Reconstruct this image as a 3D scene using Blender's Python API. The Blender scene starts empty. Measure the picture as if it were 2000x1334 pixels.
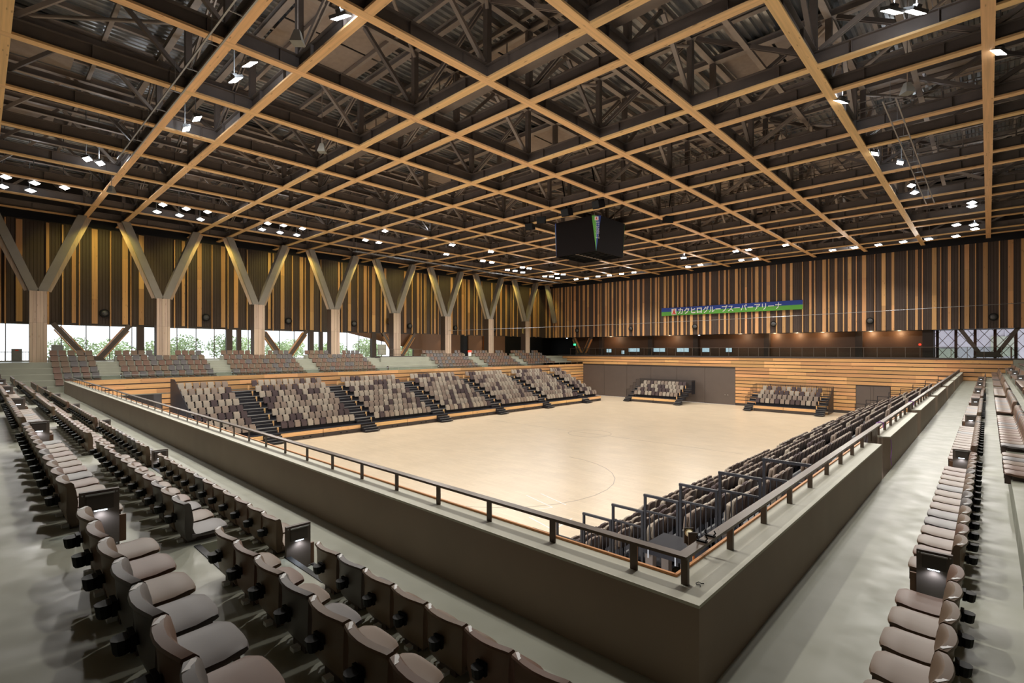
import bpy, bmesh, math, random
from mathutils import Vector, Matrix
RND = random.Random(7)
C = bpy.context.scene.collection
SC = bpy.context.scene
# ------------------------------------------------------------------ camera
cam = bpy.data.cameras.new('camera'); cam.sensor_width = 36; cam.lens = 36*987/2000
cam.shift_y = 0.00845; cam.clip_end = 600; cam.clip_start = 0.05
co = bpy.data.objects.new('camera', cam); C.objects.link(co)
co.location = (0, 0, 7.0); co.rotation_euler = (math.pi/2, 0, 0.7559); SC.camera = co
# ------------------------------------------------------------------ world, exposure
SC.view_settings.view_transform = 'Standard'; SC.view_settings.look = 'None'
SC.view_settings.gamma = 1; SC.view_settings.use_curve_mapping = False
SC.view_settings.exposure = 0.0
W = bpy.data.worlds.new('sky'); SC.world = W; W.use_nodes = True
bg = W.node_tree.nodes['Background']; bg.inputs[0].default_value = (0.93, 0.95, 1.0, 1); bg.inputs[1].default_value = 2.4
try:
    SC.cycles.max_bounces = 6; SC.cycles.diffuse_bounces = 3; SC.cycles.glossy_bounces = 3
    SC.cycles.transparent_max_bounces = 12; SC.cycles.sample_clamp_indirect = 4.0
    SC.cycles.caustics_reflective = False; SC.cycles.caustics_refractive = False
except Exception: pass
FLOOD_W = 2900.0      # watts of one floodlight cluster
# floodlight clusters whose lamps give the hall its light: x, y, watts factor (cluster centres between the roof beams, plus extras out of view)
LAMPS = [(-45.7, 2.6, .8), (-45.7, 10.9, .8), (-45.7, 18.6, .9), (-44.3, 26.6, .8), (-44.2, 35.5, .8), (-44.2, 42.5, .8),
         (-45.5, 49.5, .8), (-46.5, 57.5, .7), (-40.5, 62.6, .7), (-36.5, 62.4, .6), (-27.3, 62.9, .8), (-20.7, 63.0, .8), (-11.2, 63.2, .7), (-5.0, 63.3, .7),
         (-1.0, 58.5, .7), (-.9, 50.4, .7), (-3.7, 42.9, .8), (-4.0, 35.0, .8), (-4.6, 25.7, .8), (-2.1, 20.0, .9),
         (-21.0, 7.1, 1.0), (-27.6, 7.05, 1.0), (-15.2, 8.1, 1.0), (-39.7, 29.3, .7), (-25.8, 56.5, .6), (-15.1, 56.8, .6),
         (-8.5, 7.4, .8), (-3.0, 12.5, .6), (-37.2, 4.9, .8)]  # first pair on this row added without heads, to light the near seats
def lamp(name, kind, loc, power, color, aim=None, size=1.0, spot=None, parent=None):
    l = bpy.data.lights.new(name, kind); l.energy = power; l.color = color
    if kind == 'SPOT': l.spot_size = spot or 2.2; l.spot_blend = .5; l.shadow_soft_size = size
    elif kind == 'AREA': l.size = size
    else: l.shadow_soft_size = size
    o = bpy.data.objects.new(name, l); C.objects.link(o); o.location = loc
    if aim is not None: o.rotation_euler = (Vector(aim)-Vector(loc)).to_track_quat('-Z', 'Y').to_euler()
    if parent: o.parent = parent
    return o
for x, y, f in LAMPS:
    ax = x*.45 + -24.3*.55; ay = y*.45 + 33*.55
    lamp('flood_lamp', 'SPOT', (x, y, 17.3), FLOOD_W*f, (1.0, .955, .89), (ax*.55+x*.45, ay*.55+y*.45, 0), .18, 2.62)
    lamp('added_spill', 'POINT', (x+.1, y+.1, 18.2), 55*f, (.84, .92, 1.0), None, .1)      # added point light imitating what the lamp heads throw up between the beams
# yellow-green wash lamps between the column arms, shining on the boarded wall
for k in range(8):
    lamp('wash_lamp', 'SPOT', (-51.6, 7.35+8*k, 17.0), 460, (1.0, .84, .20), (-56.4, 7.35+8*k, 11.6), .12, 2.2)
# ------------------------------------------------------------------ materials
def nodes(m): return m.node_tree.nodes, m.node_tree.links
def mat(name, col, rough=.6, metal=0.0, var=.08, scale=3.0, emit=None, es=0, spec=.5, bump=0, stretch=(1,1,1), rand=0.0):
    m = bpy.data.materials.new(name); m.use_nodes = True; n, l = nodes(m); b = n['Principled BSDF']
    b.inputs['Roughness'].default_value = rough; b.inputs['Metallic'].default_value = metal
    b.inputs['Specular IOR Level'].default_value = spec
    g = n.new('ShaderNodeNewGeometry'); mp = n.new('ShaderNodeMapping'); mp.inputs['Scale'].default_value = stretch
    l.new(g.outputs['Position'], mp.inputs['Vector'])
    t = n.new('ShaderNodeTexNoise'); t.inputs['Scale'].default_value = scale; t.inputs['Detail'].default_value = 4
    l.new(mp.outputs[0], t.inputs['Vector'])
    r = n.new('ShaderNodeMapRange'); r.inputs[1].default_value = .3; r.inputs[2].default_value = .7
    r.inputs[3].default_value = 1-var; r.inputs[4].default_value = 1+var; l.new(t.outputs[0], r.inputs[0])
    h = n.new('ShaderNodeHueSaturation'); h.inputs['Color'].default_value = (*col, 1)
    if rand:
        oi = n.new('ShaderNodeObjectInfo'); r2 = n.new('ShaderNodeMapRange'); r2.inputs[3].default_value = 1-rand; r2.inputs[4].default_value = 1+rand
        l.new(oi.outputs['Random'], r2.inputs[0]); mu = n.new('ShaderNodeMath'); mu.operation = 'MULTIPLY'
        l.new(r.outputs[0], mu.inputs[0]); l.new(r2.outputs[0], mu.inputs[1]); l.new(mu.outputs[0], h.inputs['Value'])
        r3 = n.new('ShaderNodeMapRange'); r3.inputs[3].default_value = .494; r3.inputs[4].default_value = .508
        wn = n.new('ShaderNodeTexWhiteNoise'); wn.noise_dimensions = '1D'; l.new(oi.outputs['Random'], wn.inputs['W'])
        l.new(wn.outputs[0], r3.inputs[0]); l.new(r3.outputs[0], h.inputs['Hue'])
    else: l.new(r.outputs[0], h.inputs['Value'])
    l.new(h.outputs[0], b.inputs['Base Color'])
    if bump:
        bu = n.new('ShaderNodeBump'); bu.inputs['Strength'].default_value = bump; bu.inputs['Distance'].default_value = .02
        l.new(t.outputs[0], bu.inputs['Height']); l.new(bu.outputs[0], b.inputs['Normal'])
    if emit: b.inputs['Emission Color'].default_value = (*emit, 1); b.inputs['Emission Strength'].default_value = es
    return m
def wood(name, col, stretch, rand=.22, dark=(.30,.13,.05)):
    m = mat(name, col, .55, 0, .13, 1.0, stretch=stretch, rand=rand); n, l = nodes(m); b = n['Principled BSDF']
    g = n.new('ShaderNodeNewGeometry'); mp = n.new('ShaderNodeMapping'); mp.inputs['Scale'].default_value = tuple(1.6 if s < 2 else 7 for s in stretch)
    v = n.new('ShaderNodeTexVoronoi'); v.inputs['Scale'].default_value = .8; l.new(g.outputs['Position'], mp.inputs[0]); l.new(mp.outputs[0], v.inputs['Vector'])
    r = n.new('ShaderNodeMapRange'); r.inputs[1].default_value = .06; r.inputs[2].default_value = .16; r.inputs[3].default_value = .75; r.inputs[4].default_value = 0
    l.new(v.outputs['Distance'], r.inputs[0])
    mx = n.new('ShaderNodeMix'); mx.data_type = 'RGBA'; l.new(r.outputs[0], mx.inputs['Factor'])
    src = b.inputs['Base Color'].links[0].from_socket; l.new(src, mx.inputs['A']); mx.inputs['B'].default_value = (*dark, 1)
    l.new(mx.outputs['Result'], b.inputs['Base Color']); return m
WC = (.68, .365, .15)
M = dict(
 woodx=wood('timber along x', WC, (.35, 14, 14)), woody=wood('timber along y', WC, (14, .35, 14)), woodz=wood('timber upright', (.66, .36, .155), (14, 14, .35)),
 beamx=wood('beam soffit x', (.88, .55, .265), (.35, 12, 12), .06), beamy=wood('beam soffit y', (.88, .55, .265), (12, .35, 12), .06),
 fascia=wood('fascia plywood', (.82, .50, .22), (.35, .35, 9), .05), colwood=wood('column cladding', (.50, .37, .27), (14, 14, .35), .16, (.3,.18,.1)),
 steel=mat('roof steel', (.19, .155, .138), .45, .1, .10, 2), steel2=mat('roof steel pale', (.38, .315, .275), .45, .1, .10, 2),
 deck=mat('galvanised deck', (.50, .50, .50), .26, .6, .15, 2), panel=mat('acoustic panel', (.38, .30, .25), .8, 0, .08, 4),
 armp=mat('arm paint', (.26, .235, .20), .55, 0, .06, 2), black=mat('black plastic', (.006, .006, .006), .5, 0, .05, spec=.2), blackout=mat('blackout curtain', (.010, .010, .014), .9, 0, .1, 1),
 clad=mat('dark wall sheet', (.070, .046, .036), .6, 0, .06, 1), recess=mat('brown recess wall', (.15, .072, .036), .5, 0, .08, .7),
 darkdoor=mat('sliding door leaf', (.115, .088, .074), .55, 0, .04, 1), base=mat('dark base', (.055, .042, .036), .6),
 floorc=mat('screed coating', (.33, .335, .272), .42, 0, .06, .9, spec=.4, rand=0), parap=mat('parapet coating', (.275, .205, .152), .55, 0, .07, 1.2),
 ptop=mat('parapet top', (.52, .51, .42), .55, 0, .06, 2), rail=mat('bronze rail', (.115, .085, .064), .36, .3, .05), pitch=mat('black nosing', (.012, .012, .014), .6),
 white=mat('white print', (.80, .80, .80), .5, 0, .02), orange=wood('edge trim', (.60, .27, .09), (.4, .4, 9), .05),
 tel=mat('telescopic frame', (.018, .018, .024), .45, .3, .1), telfl=mat('telescopic deck', (.024, .024, .030), .7, 0, .1, 6, spec=.25), nose=mat('aluminium nosing', (.42, .43, .44), .35, .6, .05),
 chrome=mat('chrome', (.6, .6, .6), .2, 1), glassg=mat('green sign', (.03, .5, .2), .5, 0, 0, emit=(.05, .8, .3), es=2), red=mat('red', (.7, .05, .03), .5, 0, 0, emit=(1, .05, .02), es=1.5),
 led=mat('led', (1, 1, 1), .5, 0, 0, emit=(.75, .88, 1), es=6), flood=mat('flood panel', (1, 1, 1), .5, 0, 0, emit=(1, .98, .95), es=28),
 blue=mat('banner blue', (.012, .045, .30), .5, 0, .02), green=mat('banner green', (.10, .36, .045), .5, 0, .02), logo=mat('logo red', (.75, .07, .03), .5, 0, .02), purple=mat('violet tape', (.35, .12, .5), .6),
 yellow=mat('yellow letter', (.75, .60, .20), .5, 0, .02), shell=mat('brown seat shell', (.085, .058, .048), .5, 0, .05), cream=mat('cream tape roll', (.75, .68, .45), .5), grey=mat('grey box', (.22, .22, .20), .5), housing=mat('lamp housing', (.10, .10, .10), .4, .4),
 ledwall=mat('led screen off', (.008, .006, .006), .8, 0, .03, spec=.08), leaf=mat('foliage', (.60, .70, .42), .8, 0, .35, 1.2, rand=.2), bark=mat('bark', (.2, .14, .1), .9),  # leaf lightened: backlight and haze are put into its colour
 ground=mat('paving outside', (.5, .48, .45), .9), bldg=mat('pale building', (.62, .56, .62), .8, 0, .03), brownst=mat('lattice brown', (.15, .06, .03), .5), copper=mat('copper', (.40, .17, .06), .32, .8))
SEATC = dict(taupe=(.165, .110, .072), rosy=(.160, .092, .064), slate=(.120, .108, .105))
for k, v in SEATC.items(): M['s_'+k] = mat('seat '+k, v, .42, 0, .03, 5, spec=.35)
RETC = dict(beige=(.43, .37, .30), greige=(.30, .235, .19), plum=(.085, .058, .060))
for k, v in RETC.items(): M['r_'+k] = mat('fabric '+k, v, .75, 0, .08, 40)
# arena floor: pale modular boards, soft gloss
m = M['floor'] = mat('arena floor', (.74, .61, .44), .36, 0, .05, .5); n, l = nodes(m); b = n['Principled BSDF']
br = n.new('ShaderNodeTexBrick'); br.inputs['Scale'].default_value = 1; br.inputs['Brick Width'].default_value = .9; br.inputs['Row Height'].default_value = .22
br.inputs['Mortar Size'].default_value = .004; br.inputs['Color1'].default_value = (1, 1, 1, 1); br.inputs['Color2'].default_value = (.93, .92, .90, 1); br.inputs['Mortar'].default_value = (.75, .72, .68, 1)
g = n.new('ShaderNodeNewGeometry'); l.new(g.outputs['Position'], br.inputs['Vector'])
mx = n.new('ShaderNodeMix'); mx.data_type = 'RGBA'; mx.blend_type = 'MULTIPLY'; mx.inputs['Factor'].default_value = 1
l.new(b.inputs['Base Color'].links[0].from_socket, mx.inputs['A']); l.new(br.outputs['Color'], mx.inputs['B']); l.new(mx.outputs['Result'], b.inputs['Base Color'])
# worn blotches on the coated terrace floor
n, l = nodes(M['floorc']); b = n['Principled BSDF']; g = n.new('ShaderNodeNewGeometry'); t = n.new('ShaderNodeTexNoise'); t.inputs['Scale'].default_value = 2.5; t.inputs['Detail'].default_value = 8
l.new(g.outputs['Position'], t.inputs['Vector']); r = n.new('ShaderNodeMapRange'); r.inputs[1].default_value = .35; r.inputs[2].default_value = .7; r.inputs[3].default_value = .36; r.inputs[4].default_value = .56
l.new(t.outputs[0], r.inputs[0]); l.new(r.outputs[0], b.inputs['Roughness'])
def glassmat(name, tint, gl=.06):
    m = bpy.data.materials.new(name); m.use_nodes = True; n, l = nodes(m); n.remove(n['Principled BSDF'])
    t = n.new('ShaderNodeBsdfTransparent'); t.inputs[0].default_value = (*tint, 1); s = n.new('ShaderNodeBsdfGlossy'); s.inputs['Roughness'].default_value = .02
    fr = n.new('ShaderNodeFresnel'); fr.inputs[0].default_value = 1.3; mx = n.new('ShaderNodeMixShader'); l.new(fr.outputs[0], mx.inputs[0]); l.new(t.outputs[0], mx.inputs[1]); l.new(s.outputs[0], mx.inputs[2])
    l.new(mx.outputs[0], n['Material Output'].inputs[0]); return m
M['glass'] = glassmat('window glass', (.92, .95, .95)); M['glassb'] = glassmat('balustrade glass', (.80, .84, .82))
# ------------------------------------------------------------------ helpers
def tag(o, label=None, cat=None, group=None, kind=None):
    if label: o['label'] = label
    if cat: o['category'] = cat
    if group: o['group'] = group
    if kind: o['kind'] = kind
    return o
def empty(name, loc=(0,0,0), rz=0, parent=None):
    o = bpy.data.objects.new(name, None); C.objects.link(o); o.location = loc; o.rotation_euler = (0, 0, rz); o.empty_display_size = .1
    if parent: o.parent = parent
    return o
class MB:
    def __init__(s): s.v = []; s.f = []
    def box(s, x0, x1, y0, y1, z0, z1):
        n = len(s.v); s.v += [(x, y, z) for z in (z0, z1) for x, y in ((x0,y0),(x1,y0),(x1,y1),(x0,y1))]
        s.f += [tuple(n+i for i in f) for f in ((3,2,1,0),(4,5,6,7),(0,1,5,4),(1,2,6,5),(2,3,7,6),(3,0,4,7))]; return s
    def bar(s, p, q, w, h, upv=(0,0,1)):
        p = Vector(p); q = Vector(q); d = (q-p).normalized(); u = Vector(upv)
        if abs(d.dot(u)) > .99: u = Vector((0, 1, 0))
        a = d.cross(u).normalized()*w/2; c = a.normalized().cross(d).normalized()*h/2; n = len(s.v)
        for e in (p, q): s.v += [tuple(e-a-c), tuple(e+a-c), tuple(e+a+c), tuple(e-a+c)]
        s.f += [tuple(n+i for i in f) for f in ((0,1,2,3),(7,6,5,4),(0,4,5,1),(1,5,6,2),(2,6,7,3),(3,7,4,0))]; return s
    def tube(s, pts, r, k=8, caps=True):
        pts = [Vector(p) for p in pts]; n0 = len(s.v)
        for i, p in enumerate(pts):
            d = (pts[min(i+1, len(pts)-1)]-pts[max(i-1, 0)]).normalized(); u = Vector((0,0,1)) if abs(d.z) < .95 else Vector((0,1,0))
            a = d.cross(u).normalized(); c = a.cross(d)
            rr = r[i] if isinstance(r, (list, tuple)) else r
            for j in range(k): s.v.append(tuple(p+a*rr*math.cos(2*math.pi*j/k)+c*rr*math.sin(2*math.pi*j/k)))
        for i in range(len(pts)-1):
            for j in range(k): s.f.append((n0+i*k+j, n0+(i+1)*k+j, n0+(i+1)*k+(j+1)%k, n0+i*k+(j+1)%k))
        if caps: s.f.append(tuple(n0+j for j in range(k))); s.f.append(tuple(n0+(len(pts)-1)*k+j for j in reversed(range(k))))
        return s
    def prism(s, poly, axis, a, b):     # poly of 2-tuples extruded along axis from a to b
        n = len(s.v); k = len(poly)
        for t in (a, b):
            for p in poly: s.v.append((t, p[0], p[1]) if axis == 0 else (p[0], t, p[1]) if axis == 1 else (p[0], p[1], t))
        s.f.append(tuple(n+i for i in range(k))); s.f.append(tuple(n+k+i for i in reversed(range(k))))
        for i in range(k): s.f.append((n+i, n+(i+1)%k, n+k+(i+1)%k, n+k+i))
        return s
    def mesh(s, name, m, smooth=False):
        me = bpy.data.meshes.new(name); me.from_pydata(s.v, [], s.f); me.materials.append(M[m] if isinstance(m, str) else m)
        b = bmesh.new(); b.from_mesh(me); bmesh.ops.recalc_face_normals(b, faces=b.faces); b.to_mesh(me); b.free()
        if smooth:
            me.polygons.foreach_set('use_smooth', [True]*len(me.polygons))
            me.set_sharp_from_angle(angle=.6)
        return me
    def build(s, name, m, parent=None, smooth=False, loc=None): return link(name, s.mesh(name, m, smooth), parent, loc)
def link(name, me, parent=None, loc=None):
    o = bpy.data.objects.new(name, me); C.objects.link(o)
    if parent: o.parent = parent
    if loc: o.location = loc
    return o
_U = {}
def unit(m):
    if m not in _U: _U[m] = MB().box(-.5, .5, -.5, .5, -.5, .5).mesh('unit_'+m, m)
    return _U[m]
def bx(name, m, x0, x1, y0, y1, z0, z1, parent=None):       # an object: a box that shares its mesh with all alike boxes
    o = link(name, unit(m), parent, ((x0+x1)/2, (y0+y1)/2, (z0+z1)/2)); o.scale = (abs(x1-x0), abs(y1-y0), abs(z1-z0)); return o
def br_(name, m, p, q, w, h, parent=None):                  # an object: a straight bar, w across, h high
    p = Vector(p); q = Vector(q); d = q-p; o = link(name, unit(m), parent, (p+q)/2)
    u = Vector((0,0,1)) if abs(d.normalized().z) < .98 else Vector((0,1,0)); X = d.normalized(); Y = u.cross(X).normalized(); Z = X.cross(Y)
    o.rotation_euler = Matrix((X, Y, Z)).transposed().to_euler(); o.scale = (d.length, w, h); return o
def dup(root, loc, rz=None):
    r = root.copy(); C.objects.link(r); r.location = loc
    if rz is not None: r.rotation_euler = (0, 0, rz)
    for ch in root.children:
        c = ch.copy(); C.objects.link(c); c.parent = r
        for g in ch.children:
            d = g.copy(); C.objects.link(d); d.parent = c
    return r
ORD = 'first second third fourth fifth sixth seventh eighth ninth tenth eleventh twelfth thirteenth fourteenth fifteenth sixteenth seventeenth eighteenth nineteenth twentieth'.split()
def od(n):
    if n <= 20: return ORD[n-1]
    return 'thirtieth' if n == 30 else ('twenty-' if n < 30 else 'thirty-')+ORD[n % 10-1]
# pixel helper used only to rank the seats by how large the photograph shows them
_s, _c = math.sin(.7559), math.cos(.7559)
def seen(x, y, z):
    d = -_s*x+_c*y
    if d < .6: return None
    px = 1000+987*(_c*x+_s*y)/d; py = 683.9-987*(z-7)/d
    return d if -30 < px < 2030 and -30 < py < 1375 else None
# ================================================================== SETTING
Z7 = 7.0
bx('floor', 'floor', -46.9, -2.1, 4.5, 66.3, -.3, 0)['kind'] = 'structure'
XS = [-.60+.88*k for k in range(7)]          # front edges of the terraces beside the stepped parapet
YS = [3.0-.995*k for k in range(7)]          # front edges of the terraces behind the long parapet
TZ = [4.38+.42*k for k in range(7)]
AX = [(-6.48-7.1*k, -5.45-7.1*k) for k in range(6)]        # aisles cut in the long terrace
AY = [(6.72, 7.32), (14.4, 15.25), (22.7, 23.65), (31.0, 32.2), (39.3, 40.6), (47.6, 48.9), (55.8, 57.0)]
o = MB().box(-46.85, -1.79, -8, 4.22, 3.6, 4.0).box(-1.79, 12, -8, 66.3, 3.6, 4.0).build('floor_walkway', 'floorc'); o['kind'] = 'structure'
# terraces: every step of the stands is a piece of the terrace floor
terr = empty('floor_terrace'); terr['kind'] = 'structure'
for k in range(6):
    z0 = 4.0 if k == 0 else TZ[k-1]; z1 = TZ[k]
    bx('tread', 'floorc', -47.4, XS[k]+.27, -8, YS[k]-.27, z0, z1, terr)
    bx('tread', 'floorc', XS[k]+.27, 12, -8, 66.3, z0, z1, terr)
    if k < 4:
        xs = [-47.4]+[v for a in reversed(AX) for v in a]+[XS[k]]
        for a, b in zip(xs[::2], xs[1::2]):
            bx('tread', 'floorc', a, b, YS[k]-.27, YS[k], z0, z1, terr)
        ys = [YS[k]-.27]+[v for a in AY for v in a]+[66.3]
        for a, b in zip(ys[::2], ys[1::2]): bx('tread', 'floorc', XS[k], XS[k]+.27, a, b, z0, z1, terr)
        zm = (z0+z1)/2
        for a, b in AX:
            bx('half_step', 'floorc', a, b, YS[k]-.27, YS[k]+.06, z0, zm, terr)
            bx('nosing', 'pitch', a, b, YS[k]-.33, YS[k]-.265, z1, z1+.008, terr); bx('nosing', 'pitch', a, b, YS[k]+.01, YS[k]+.065, zm, zm+.008, terr)
        for a, b in AY:
            bx('half_step', 'floorc', XS[k]-.02, XS[k]+.27, a, b, z0, zm, terr)
            bx('nosing', 'pitch', XS[k]+.265, XS[k]+.32, a, b, z1, z1+.008, terr); bx('nosing', 'pitch', XS[k]-.025, XS[k]+.03, a, b, zm, zm+.008, terr)
# window-side stand, rising from the walkway to the concourse
LZ = [4.415+.415*k for k in range(5)]; LX = [-47.55-.87*k for k in range(5)]
LB = [(3.8, 6.45), (7.8, 14.3), (15.7, 22.2), (23.7, 30.2), (38.9, 45.7), (47.2, 53.7), (55.2, 61.7)]
ter2 = empty('floor_stand'); ter2['kind'] = 'structure'
bx('tread', 'floorc', -51.0, -46.9, -8, 66.3, 3.6, 4.0, ter2)
for k in range(5):
    bx('tread', 'floorc', (-57.5 if k == 4 else -52.0), LX[k], -8, 66.3, 4.0+.415*k, LZ[k], ter2)
    for a, b in [(6.5, 7.75), (14.35, 15.65), (22.25, 23.65), (30.25, 31.6), (45.75, 47.15), (53.75, 55.15)]:
        bx('half_step', 'floorc', LX[k], LX[k]+.42, a, b, 4.0+.415*k, 4.2+.415*k, ter2)
for a, b in LB:
    bx('plinth', 'floorc', -52.6, -51.9, a, b, 6.075, 6.48, ter2)
bx('upstand', 'floorc', -50.9, -50.7, 31.9, 38.7, 4.0, 6.2, ter2)
# parapets
pp = empty('wall_long_parapet'); pp['kind'] = 'structure'
LP = [(-46.87, 4.22), (-1.79, 4.22), (-2.17, 4.60), (-46.87, 4.60)]
MB().prism(LP, 2, 3.4, 4.795).build('parapet_body', 'parap', pp); MB().prism(LP, 2, 4.796, 4.825).build('parapet_cap', 'ptop', pp)
bx('edge_board', 'orange', -46.87, -2.17, 4.60, 4.63, 4.60, 4.85, pp)
PS = [(4.22, 14.36), (15.66, 22.4), (23.5, 30.6), (31.8, 38.9), (40.7, 47.8), (48.9, 55.6), (56.8, 66.3)]
p2 = empty('wall_stepped_parapet'); p2['kind'] = 'structure'
for i, (a, b) in enumerate(PS):
    a2 = 4.60 if i == 0 else a
    c = [(-1.79, a), (-1.79, b), (-2.17, b), (-2.17, a2)] if i == 0 else [(-1.79, a+.10), (-1.79, b), (-2.17, b), (-2.17, a), (-1.93, a)]
    MB().prism(c, 2, 3.4, 4.795).build('parapet_body', 'parap', p2); MB().prism(c, 2, 4.796, 4.825).build('parapet_cap', 'ptop', p2)
    bx('edge_board', 'orange', -2.20, -2.17, a2, b, 4.60, 4.85, p2)
# steel handrail on the two parapets
def handrail(name, label, pts_posts, top):
    t = empty(name); tag(t, label, 'railing')
    for p, q in top: br_('top_rail', 'rail', p, q, .105, .03, t)
    for (x, y, ax) in pts_posts:
        if ax == 'x': bx('post', 'rail', x-.04, x+.04, y-.008, y+.008, 4.825, 5.085, t)
        else: bx('post', 'rail', x-.032, x+.032, y-.02, y+.02, 4.825, 5.085, t)
    return t
handrail('guard_rail', 'low bronze guard rail on top of the long window-bound parapet', [(-2.56-1.03*i, 4.48, 'x') for i in range(43)], [((-46.8, 4.48, 5.1), (-2.0, 4.48, 5.1))])
t = handrail('guard_rail', 'low bronze guard rail running along the stepped parapet to the end wall', [(-2.05, 4.52+1.13*i, 'y') for i in range(55)], [((-2.05, 4.44, 5.1), (-2.05, 66.2, 5.1))])
for i in range(len(PS)-1):
    g = empty('parapet_gate'); tag(g, f'dark slatted gate filling the {od(i+1)} gap in the stepped parapet', 'gate', 'gates in the parapet gaps')
    a, b = PS[i][1], PS[i+1][0]
    for j in range(int((b-a)/.13)): bx('slat', 'rail', -2.06, -2.04, a+.04+.13*j, a+.10+.13*j, 4.05, 5.05, g)
    bx('bottom_rail', 'rail', -2.07, -2.03, a, b, 4.02, 4.06, g)
# ---- end wall: timber courses, dark sliding doors, recess, hanging upper wall
ew = empty('wall_end'); ew['kind'] = 'structure'
bx('backing', 'base', -57.5, 12, 66.34, 66.6, 0, 6.06, ew)
for c in range(14):
    z0 = .31+.415*c; z1 = z0+.33
    x = -56.0 if z0 > 4.7 else -23.43
    while x < 1.66:
        L = RND.choice((2.0, 3.0, 4.0, 4.0)); x2 = min(x+L, 1.67)
        a, b = x, x2
        if z0 < 3.0 and a < -7.54 and b > -10.57:
            if a < -10.6: bx('board', 'woodx', a, -10.6, 66.28, 66.34, z0, z1, ew)
            if b > -7.5: bx('board', 'woodx', -7.5, b, 66.28, 66.34, z0, z1, ew)
        else: bx('board', 'woodx', a, b-.004, 66.28, 66.34, z0, z1, ew)
        x = x2
bx('baseboard_end', 'base', -23.4, -2.2, 66.25, 66.3, 0, .3)['kind'] = 'structure'
bx('end_upstand', 'floorc', 1.69, 12, 66.2, 66.34, 4.0, 6.1, ew)
# four tall dark sliding leaves
for i in range(6):
    w = (46.87-23.43)/6; x = -46.87+w*i
    d = empty(f'door_{i+1}'); d['kind'] = 'structure'
    bx('door_leaf', 'darkdoor', x+.015, x+w-.015, 66.25, 66.33, .02, 4.66, d)
    if i == 5:
        for s in (0, .35): MB().tube([(x+w-.9-s, 66.24, 1.25), (x+w-.9-s, 66.20, 1.25)], .06, 10).build('pull', 'chrome', d)
d = empty('door_7'); d['kind'] = 'structure'
for a, b in ((-10.55, -9.28), (-9.26, -9.0), (-8.98, -7.56)): bx('door_leaf', 'darkdoor', a, b, 66.22, 66.33, .02, 3.08, d)
# gallery above the end wall
gal = empty('wall_gallery'); gal['kind'] = 'structure'
bx('gallery_slab', 'base', -57.5, 12, 66.30, 72.2, 5.9, 6.1, gal); bx('slab_edge', 'base', -52, 12, 66.22, 66.30, 6.07, 6.24, gal)
bx('soffit', 'base', -57.5, 12, 67.3, 72.2, 9.13, 9.3, gal)
bx('back_panel', 'black', -57.5, -52, 71.2, 71.4, 6.1, 9.2, gal); bx('side_panel', 'black', -57.5, -57.4, 67, 71.3, 6.0, 9.3, gal); bx('back_panel', 'recess', -52, -4.9, 71.2, 71.4, 6.1, 9.2, gal)
for x in (-46.5, -37.6, -30.5, -21.0, -11.0): bx('pier', 'clad', x-.35, x+.35, 70.6, 71.2, 6.1, 9.2, gal)
bx('pier', 'clad', -5.1, -4.2, 69.0, 71.3, 6.1, 9.2, gal)
# glass balustrade of the gallery
bal = empty('glass_balustrade'); tag(bal, 'clear glass balustrade with slim handrail on top of the timber end wall', 'balustrade')
x = -49.5
while x < 1.4: bx('pane', 'glassb', x+.01, x+1.19, 66.42, 66.435, 6.18, 7.28, bal); bx('clamp', 'rail', x-.02, x+.02, 66.40, 66.46, 6.1, 7.3, bal); x += 1.2
bx('handrail', 'rail', -49.6, 1.6, 66.40, 66.46, 7.28, 7.32, bal); bx('end_post', 'rail', 1.5, 1.62, 66.38, 66.48, 6.1, 7.32, bal)
# hanging upper walls: ribbed dark sheet with vertical boards
def ribbed(axis, fixed, a, b, z0, z1, sgn):
    mb = MB(); t = a; pts = []
    while t < b: pts += [(t, fixed), (t+.16, fixed), (t+.18, fixed+sgn*.02), (t+.20, fixed+sgn*.02)]; t += .22
    pts.append((b, fixed)); n = len(pts)
    for z in (z0, z1):
        for p in pts: mb.v.append((p[0], p[1], z) if axis == 0 else (p[1], p[0], z))
    mb.f = [(i, i+1, n+i+1, n+i) for i in range(n-1)]
    return mb
uw = empty('wall_upper_end'); uw['kind'] = 'structure'
ribbed(0, 67.25, -57, 12, 9.12, 17.55, 1).build('ribbed_sheet', 'clad', uw); bx('sheet_backing', 'base', -57, 12, 67.29, 67.5, 9.13, 24, uw)
ul = empty('wall_upper_window_side'); ul['kind'] = 'structure'
ribbed(1, -56.5, -8, 67.3, 9.12, 17.55, -1).build('ribbed_sheet', 'clad', ul); bx('sheet_backing', 'base', -56.8, -56.54, -8, 67.3, 9.13, 24, ul)
bx('curtain', 'blackout', -56.45, 12, 67.0, 67.12, 17.45, 18.7, uw); bx('curtain', 'blackout', -56.4, -56.3, -8, 67.1, 17.6, 18.7, ul)
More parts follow.
